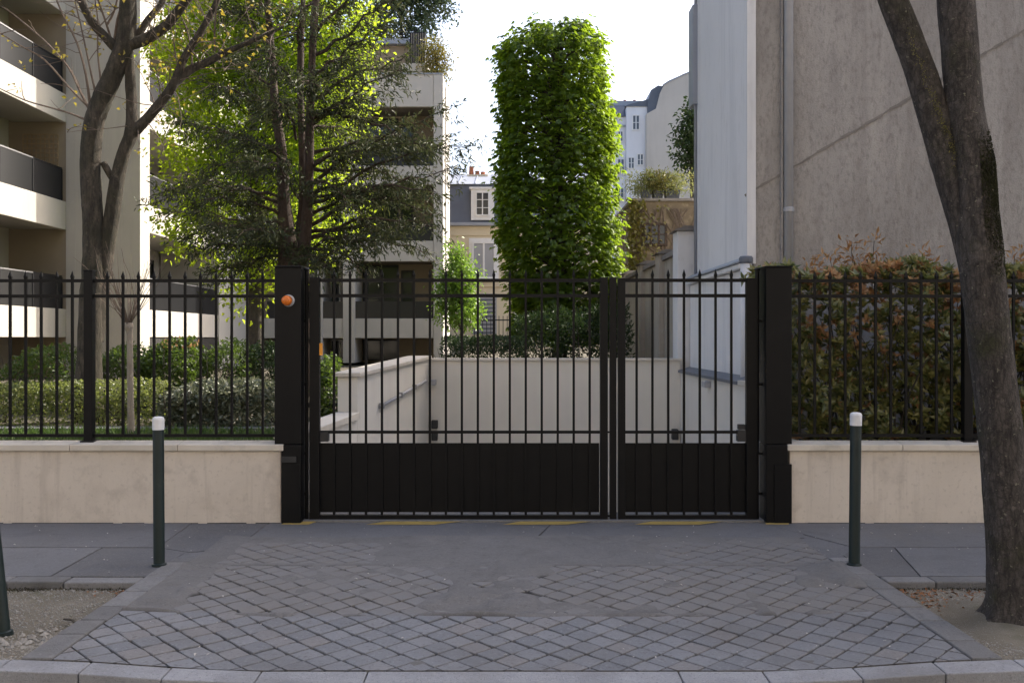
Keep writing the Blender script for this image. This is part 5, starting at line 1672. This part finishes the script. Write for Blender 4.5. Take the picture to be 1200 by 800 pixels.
# limbs measured right of the stems (their tips), then others round about
for (sx_, sy_, ex, ey, dy) in ((366, 150, 470, 90, -0.4), (366, 120, 480, 60, 0.2), (364, 215, 530, 135, -0.3), (364, 230, 548, 172, -0.2), (362, 260, 540, 205, -0.5), (362, 270, 520, 270, -0.6),
                               (360, 280, 500, 300, -0.5), (360, 250, 470, 215, 0.5), (364, 180, 500, 160, 0.4), (368, 90, 450, 30, 0.1), (368, 70, 470, -10, 0.2), (350, 290, 440, 322, -0.8),
                               (355, 300, 400, 318, -1.0), (372, 40, 430, -30, 0.2), (364, 200, 440, 175, -0.8), (362, 240, 520, 235, -0.9), (366, 130, 505, 185, -0.7), (364, 210, 425, 250, -1.0), (366, 140, 445, 130, -0.7), (360, 280, 475, 265, -0.2),
                               (364, 190, 520, 170, -0.1), (362, 230, 500, 250, -0.4), (366, 110, 420, 80, -0.6), (356, 290, 455, 290, -0.9), (364, 200, 478, 200, 0.9)):
    yew_limb(P(sx_, sy_, DY), P(ex, ey, DY) + Vector((0, dy * 1.3, 0)), 0.035)
for (sx_, sy_, ex, ey, dy) in ((335, 250, 240, 240, -0.6), (333, 240, 215, 205, 0.2), (331, 180, 225, 150, -0.4), (338, 280, 205, 245, 0.3), (338, 290, 250, 300, -0.8), (340, 300, 262, 320, -0.3),
                               (325, 130, 262, 110, -0.5), (322, 110, 270, 60, 0.2), (318, 60, 275, 10, -0.3), (331, 200, 275, 210, -1.1), (336, 260, 230, 275, -0.2), (333, 230, 190, 225, -0.1),
                               (345, 290, 330, 285, -1.8), (350, 230, 340, 215, -1.9), (350, 160, 355, 150, -1.7), (346, 100, 330, 90, -1.4), (366, 120, 385, 125, -1.5), (345, 200, 300, 180, -1.5), (340, 290, 292, 280, -1.5),
                               (348, 60, 370, 30, -1.0), (318, 30, 300, -30, -0.6), (350, 20, 400, -40, 0.5), (338, 270, 270, 262, 0.8), (350, 150, 420, 140, 1.2), (345, 120, 290, 120, 1.0)):
    yew_limb(P(sx_, sy_, DY), P(ex, ey, DY) + Vector((0, dy * 1.2, 0)), 0.03)
trunk_obj(m, 'trunk', 'bark_yew', yw)
sp_c = np.array([tuple(s[0]) for s in sprays]); sp_d = np.array([tuple(s[1]) for s in sprays])
per = 5
n = len(sp_c) * per
cc = np.repeat(sp_c, per, 0) + RNG.normal(size=(n, 3)) * 0.055
dd = np.repeat(sp_d, per, 0) + RNG.normal(size=(n, 3)) * 0.75 + np.array([0, 0, -0.25])
leaves('crown', 'leaf_yew', yw, cc, dd, rand_dirs(n) + np.array([0, 0, 0.8]), RNG.uniform(0.07, 0.15, n), RNG.uniform(0.018, 0.034, n), 0.1, 0.2)


# ---- generic leafy tree
def leafy(name, label, px, d, base_z, blobs, mat, leaf, nclump, per, trunk_w=0.2, bark='bark_dark', spread=0.16, group=None):
    """blobs: (px, py, rx, rz, ry metres) ellipsoids of foliage"""
    x, y = P(px, 0, d).x, d + CAM_Y
    t = thing(name, label, 'tree', (x, y, base_z), group)
    m = MB()
    cen = []
    top = max(P(0, b[1], d).z for b in blobs)
    m.tube(*smooth_path([(x, y, base_z - 0.1), (x + 0.05, y, base_z + (top - base_z) * 0.4), (x - 0.05, y, base_z + (top - base_z) * 0.75), (x, y, top)], [trunk_w, trunk_w * 0.75, trunk_w * 0.45, 0.02], 4), 9)
    tot = sum(b[2] * b[3] * b[4] for b in blobs)
    for b in blobs:
        c = P(b[0], b[1], d)
        k = int(nclump * b[2] * b[3] * b[4] / tot) + 1
        u = rand_dirs(k) * (RNG.random(k)[:, None] ** 0.4)
        u = u * np.array([b[2], b[4], b[3]]) * (0.85 + 0.25 * RNG.random((k, 1)))
        pts = u + np.array(c)
        cen.append(pts)
        for q in pts[::7]:
            q = Vector(q)
            s = Vector((x, y, max(base_z + 0.5, q.z - 0.8)))
            m.tube([s, s.lerp(q, 0.5) + Vector((0, 0, 0.1)), q], [0.02, 0.013, 0.004], 4)
    trunk_obj(m, 'trunk', bark, t)
    clump_leaves('crown', mat, t, np.concatenate(cen), spread, per, leaf, leaf * 0.62, -0.1)
    return t


leafy('lime_tree', 'bright backlit broadleaf tree standing behind the dark yew', 298, 21.5, GZ0,
      [(265, 60, 1.5, 1.5, 1.3), (330, 40, 1.7, 1.7, 1.3), (390, 120, 1.0, 1.5, 1.0), (255, 150, 1.2, 1.0, 1.2), (300, 210, 1.4, 1.2, 1.2), (245, 250, 1.0, 0.8, 1.0), (330, 290, 1.1, 0.9, 1.0), (390, 250, 0.7, 1.0, 0.8), (270, 310, 0.7, 0.5, 0.7), (400, 40, 1.0, 1.3, 1.0), (300, -40, 1.8, 1.3, 1.3), (215, 60, 0.8, 1.2, 0.8), (225, 180, 0.8, 0.9, 0.8), (215, 275, 0.6, 0.5, 0.6), (330, 160, 1.2, 1.0, 1.0), (290, 345, 0.5, 0.7, 0.5), (370, 180, 0.8, 0.9, 0.8)],
      'leaf_lime', 0.13, 1550, 20, 0.2, spread=0.19)
leafy('young_lime', 'small bright yellow green tree in front of the cream house', 540, 30, 1.0,
      [(538, 330, 0.55, 0.9, 0.6), (545, 365, 0.55, 0.55, 0.6), (534, 300, 0.35, 0.45, 0.4), (525, 350, 0.5, 0.9, 0.5)], 'leaf_bright', 0.12, 300, 16, 0.06, spread=0.14)
leafy('courtyard_tree', 'dark evergreen shrub tree peeping round the tall white wall', 812, 26, 1.0,
      [(812, 160, 0.55, 0.55, 0.6), (806, 185, 0.35, 0.35, 0.4), (822, 140, 0.6, 0.55, 0.6), (820, 195, 0.5, 0.4, 0.5)], 'leaf_dark', 0.13, 190, 14, 0.08, spread=0.12)
leafy('roof_pine', 'feathery blue green pine growing on the roof terrace', 470, 37.5, 11.0,
      [(470, 0, 1.5, 1.0, 1.0), (505, 10, 0.9, 0.6, 0.7), (440, 30, 1.0, 0.8, 0.8), (490, 35, 0.9, 0.5, 0.7), (520, 20, 0.35, 0.2, 0.4), (450, -40, 1.5, 0.9, 1.0), (515, -20, 0.7, 0.7, 0.7)], 'leaf_pine', 0.16, 330, 26, 0.1, spread=0.17)
leafy('roof_shrub', 'bronze green shrub overhanging the roof terrace corner', 512, 36.0, 11.0,
      [(510, 60, 0.5, 0.55, 0.5), (515, 85, 0.42, 0.4, 0.4), (502, 75, 0.4, 0.6, 0.4), (520, 75, 0.3, 0.4, 0.3)], 'leaf_ivy', 0.1, 150, 14, 0.05, spread=0.1)


# ---- hedges and shrubs
def hedge(name, label, cat, x0, x1, y0, y1, z0, z1, mat, n, leaf, wid, group=None, wave=0.07, second=None, stems=14, up=0.4, mound=0.0):
    t = thing(name, label, cat, ((x0 + x1) / 2, (y0 + y1) / 2, z0), group)
    m = MB()
    for k in range(stems):
        p = Vector((random.uniform(x0, x1), random.uniform(y0, y1), z0 - 0.02))
        for q in range(3):
            wander(m, p, (random.gauss(0, 0.35), random.gauss(0, 0.35), 1), (z1 - z0) * random.uniform(0.7, 1.0), 0.012, 0.003, 4, 5, 0.3)
    m.build('stems', 'bark_dark', t, kind='stuff')
    u = RNG.random((n, 3))
    # push most leaves to the outer shell
    ax = RNG.integers(0, 4, n)
    sh = np.abs(RNG.normal(0, 0.09, n))
    u[:, 1] = np.where(ax == 0, sh, u[:, 1])
    u[:, 2] = np.where(ax == 1, 1 - sh, u[:, 2])
    u[:, 2] = np.where(ax == 2, 1 - sh * 2, u[:, 2])
    X = x0 + (x1 - x0) * u[:, 0]
    Y = y0 + (y1 - y0) * u[:, 1]
    hmap = 1 + np.array([(fbm(a, b, 1.3, 31) - 0.5) * 2 * wave / (z1 - z0) * 2 for a, b in zip(X, Y)])
    if mound:
        e = np.abs(u[:, 0] - 0.5) * 2
        hmap = hmap * (1 - mound * e ** 2.5)
    front = np.clip(u[:, 1] / 0.5, 0, 1)
    hmap = hmap * (0.66 + 0.34 * np.sqrt(front * (2 - front)))
    Z = z0 + (z1 - z0) * np.clip(u[:, 2], 0.02, 1.1) * hmap
    Y = Y + np.array([(fbm(a, c, 2.2, 51) - 0.5) * 0.22 for a, c in zip(X, Z)])
    c = np.stack([X, Y, Z], 1)
    dd = rand_dirs(n) + np.array([0, -0.5, up])
    k = RNG.uniform(0.6, 1.25, n)
    nr = rand_dirs(n) * 0.8 + np.array([0, -0.5, 1])
    if second:
        smat, zfrac, prob = second
        sel = (RNG.random(n) < prob) & ((Z - z0) / (z1 - z0) > zfrac)
        leaves('young_leaves', smat, t, c[sel], dd[sel] + np.array([0, 0, 0.8]), nr[sel], (leaf * k)[sel], (wid * k)[sel])
        ns = ~sel
        leaves('foliage', mat, t, c[ns], dd[ns], nr[ns], (leaf * k)[ns], (wid * k)[ns])
    else:
        leaves('foliage', mat, t, c, dd, nr, leaf * k, wid * k)
    return t


X_ = lambda px, d: (px - 600) * d / F_PX
hedge('clipped_hedge', 'clipped low box hedge, sunlit, behind the left fence', 'hedge', X_(-60, 10.9), X_(196, 10.9), 2.35, 3.0, GZ0, 1.07, 'leaf_hedge', 9000, 0.042, 0.026)
hedge('laurel_hedge', 'greyish large leaved clipped shrub beside the gate post', 'hedge', X_(196, 10.6), X_(326, 10.6), 2.15, 3.0, GZ0, 1.13, 'leaf_laurel', 5200, 0.07, 0.034, mound=0.2)
hedge('garden_shrub', 'rounded dark green shrub at the foot of the bare tree', 'shrub', X_(112, 12.6), X_(172, 12.6), 4.0, 4.8, GZ0, 1.5, 'leaf_shrub', 2600, 0.06, 0.034, 'garden shrubs behind the hedges', 0.08, mound=0.35)
hedge('garden_shrub', 'tallest leafy shrub in the garden, with coppery tips', 'shrub', X_(164, 12.4), X_(238, 12.4), 3.8, 4.7, GZ0, 1.58, 'leaf_shrub', 3600, 0.07, 0.04, 'garden shrubs behind the hedges', 0.1, second=('leaf_rust', 0.85, 0.12), mound=0.35)
hedge('garden_shrub', 'feathery green shrub between the yew trunk and the coppery shrub', 'shrub', X_(236, 12.8), X_(300, 12.8), 4.2, 5.0, GZ0, 1.52, 'leaf_shrub', 2800, 0.06, 0.024, 'garden shrubs behind the hedges', 0.12, mound=0.3)
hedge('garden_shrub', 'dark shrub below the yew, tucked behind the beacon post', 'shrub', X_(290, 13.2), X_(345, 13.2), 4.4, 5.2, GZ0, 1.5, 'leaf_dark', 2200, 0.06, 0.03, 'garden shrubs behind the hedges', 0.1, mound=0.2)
hedge('garden_shrub', 'sunlit low shrub in front of the ground floor balcony', 'shrub', X_(30, 13.0), X_(110, 13.0), 4.0, 4.8, GZ0, 1.45, 'leaf_shrub', 2600, 0.06, 0.03, 'garden shrubs behind the hedges', 0.1, mound=0.3)
hedge('garden_shrub', 'glossy shrub squeezed beside the stepped ramp wall', 'shrub', X_(372, 11.5), X_(396, 11.5), 2.9, 3.7, GZ0, 1.38, 'leaf_shrub', 1300, 0.07, 0.04, None, 0.1, mound=0.3)
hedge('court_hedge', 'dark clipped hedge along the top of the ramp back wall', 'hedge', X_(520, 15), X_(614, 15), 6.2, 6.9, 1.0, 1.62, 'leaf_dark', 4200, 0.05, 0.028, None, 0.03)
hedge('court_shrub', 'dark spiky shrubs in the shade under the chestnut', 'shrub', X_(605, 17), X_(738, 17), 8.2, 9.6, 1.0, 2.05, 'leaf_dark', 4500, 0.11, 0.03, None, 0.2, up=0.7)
# photinia: rosettes of leaves at the shoot ends, rusty where young
pt = thing('photinia_hedge', 'dense photinia hedge with rusty young leaves behind the right fence', 'hedge', (4.8, 1.0, GZ0))
m = MB()
tops = []
for k in range(60):
    p = Vector((random.uniform(3.0, 7.2), random.uniform(0.6, 1.5), GZ0 - 0.02))
    for q in range(3):
        wander(m, p, (random.gauss(0, 0.3), random.gauss(-0.05, 0.25), 1), random.uniform(1.0, 1.55), 0.013, 0.004, 4, 6, 0.28)
m.build('stems', 'bark_dark', pt, kind='stuff')
G_, R_l = [], []
nros = 3600
for k in range(nros):
    x = random.uniform(2.42, 7.3)
    top = 2.24 + (fbm(x, 0.3, 2.4, 77) - 0.5) * 0.34
    if random.random() < 0.28:
        z, y = top - abs(random.gauss(0, 0.07)), random.uniform(0.42, 1.6)
    else:
        z = random.uniform(GZ0 + 0.03, top)
        y = 0.34 + abs(random.gauss(0, 0.22)) + (fbm(x, z, 2.6, 61) - 0.45) * 0.5
        y = max(0.12, y)
    hgt = (z - GZ0) / (top - GZ0)
    pr = 0.10 + 0.5 * sstep(0.35, 0.9, hgt) * (0.35 + 0.95 * (fbm(x, z, 2.4, 13) > 0.48))
    young = random.random() < pr
    ax = Vector((random.gauss(0, 0.5), random.gauss(-0.55, 0.4), random.uniform(0.2, 1.3))).normalized()
    u_ = ax.orthogonal().normalized(); w_ = ax.cross(u_)
    nl = random.randint(8, 13)
    for q in range(nl):
        a = q * 2.4 + random.random()
        el = random.uniform(0.15, 1.1)
        dv = ax * math.sin(el) + (u_ * math.cos(a) + w_ * math.sin(a)) * math.cos(el)
        nn = ax * math.cos(el) - (u_ * math.cos(a) + w_ * math.sin(a)) * math.sin(el)
        s = random.uniform(0.7, 1.2) * (0.75 if young else 1.0)
        (R_l if young else G_).append(((x, y, z), tuple(dv), tuple(nn), 0.092 * s, 0.036 * s))
for nm, mt_, A in (('young_leaves', 'leaf_rust', R_l), ('foliage', 'leaf_photinia', G_)):
    leaves(nm, mt_, pt, np.array([a[0] for a in A]), np.array([a[1] for a in A]), np.array([a[2] for a in A]), np.array([a[3] for a in A]), np.array([a[4] for a in A]), 0.2, 0.15)

# taller photinia shoots breaking the top line
ph = pt
m = MB()
c_, c2_ = [], []
for (px, py) in ((985, 300), (1000, 286), (1018, 282), (1030, 298), (968, 310), (945, 312), (1070, 300), (1085, 296), (1100, 305), (1050, 308), (1190, 300), (1205, 296), (1010, 296)):
    q = P(px, py, 9.2)
    pts, dv = wander(m, (q.x + random.gauss(0, 0.04), q.y, 2.05), (random.gauss(0, 0.1), 0, 1), q.z - 2.05, 0.006, 0.003, 4, 5, 0.1)
    for k, s in enumerate(pts[1:]):
        (c_ if k >= 2 else c2_).append(tuple(s))
m.build('shoot_stems', 'bark_dark', ph, kind='stuff')
clump_leaves('shoot_tips', 'leaf_rust', ph, np.array(c_), 0.045, 9, 0.08, 0.026, 0.5)['kind'] = 'stuff'
clump_leaves('shoot_leaves', 'leaf_photinia', ph, np.array(c2_), 0.05, 8, 0.085, 0.03, 0.5)['kind'] = 'stuff'

# grass along the foot of the fence
n = 5000
c = np.stack([RNG.uniform(-6, -2.2, n), RNG.uniform(0.22, 1.7, n), np.full(n, GZ0 + 0.01)], 1)
v, t, tone = leaf_arrays(c, rand_dirs(n) * 0.5 + np.array([0, 0, 1.0]), rand_dirs(n), RNG.uniform(0.04, 0.1, n), 0.008, 0.05, 0.2)
o = fast_mesh('grass', v, t, tone, 'grass', None, kind='stuff')
tag(o, 'short green grass strip behind the left fence', 'grass')

# bare reddish shrub beside the pier, creeper and terrace plants on the brick building
n = 900
c = np.stack([np.abs(RNG.normal(0, 0.18, n)) * np.where(RNG.random(n) < 0.7, 1, 2.2) + T(735, 0)[0], YT - 0.12 - np.abs(RNG.normal(0, 0.06, n)), RNG.uniform(2.2, 5.15, n)], 1)
iv = leaves('creeper', 'leaf_ivy', ob, c, rand_dirs(n) + np.array([0, -0.3, -0.8]), rand_dirs(n) + np.array([0, -1, 0.4]), RNG.uniform(0.08, 0.14, n), 0.08)
m = MB()
for k in range(34):
    x = random.uniform(T(748, 0)[0], T(812, 0)[0])
    pts = [Vector((x, YT - 0.025, 2.2))]
    for q in range(9):
        pts.append(pts[-1] + Vector((random.gauss(0, 0.14), 0, 0.3)))
    m.tube([p for p in pts if p.z < 5.1], 0.012, 4)
m.build('creeper_stems', 'twig', ob)
for k, (px, col, lab) in enumerate(((759, 'leaf_terrace', 'yellowish bamboo in a dark planter at the open terrace corner'), (773, 'leaf_ivy', 'bronze leaved plant in a dark planter mid terrace'), (790, 'leaf_terrace', 'pale bushy plant in the long dark planter by the white wall'))):
    pl = thing('terrace_planter', lab, 'planter', (T(px, 0)[0], YT + 0.35, zt + 0.07), 'planters on the brick building')
    x = T(px, 0)[0]
    w = 0.13 if k < 2 else 0.2
    MB().prism_xz([(x - w * 0.8, zt + 0.07), (x + w * 0.8, zt + 0.07), (x + w, zt + 0.33), (x - w, zt + 0.33)], YT + 0.2, YT + 0.5).build('pot', 'planter', pl, bevel=0.01)
    cen = np.stack([RNG.normal(x, w * 1.7, 80), RNG.normal(YT + 0.35, 0.13, 80), RNG.uniform(zt + 0.28, zt + 0.74, 80)], 1)
    clump_leaves('foliage', col, pl, cen, 0.07, 14, 0.09, 0.03, 0.4)
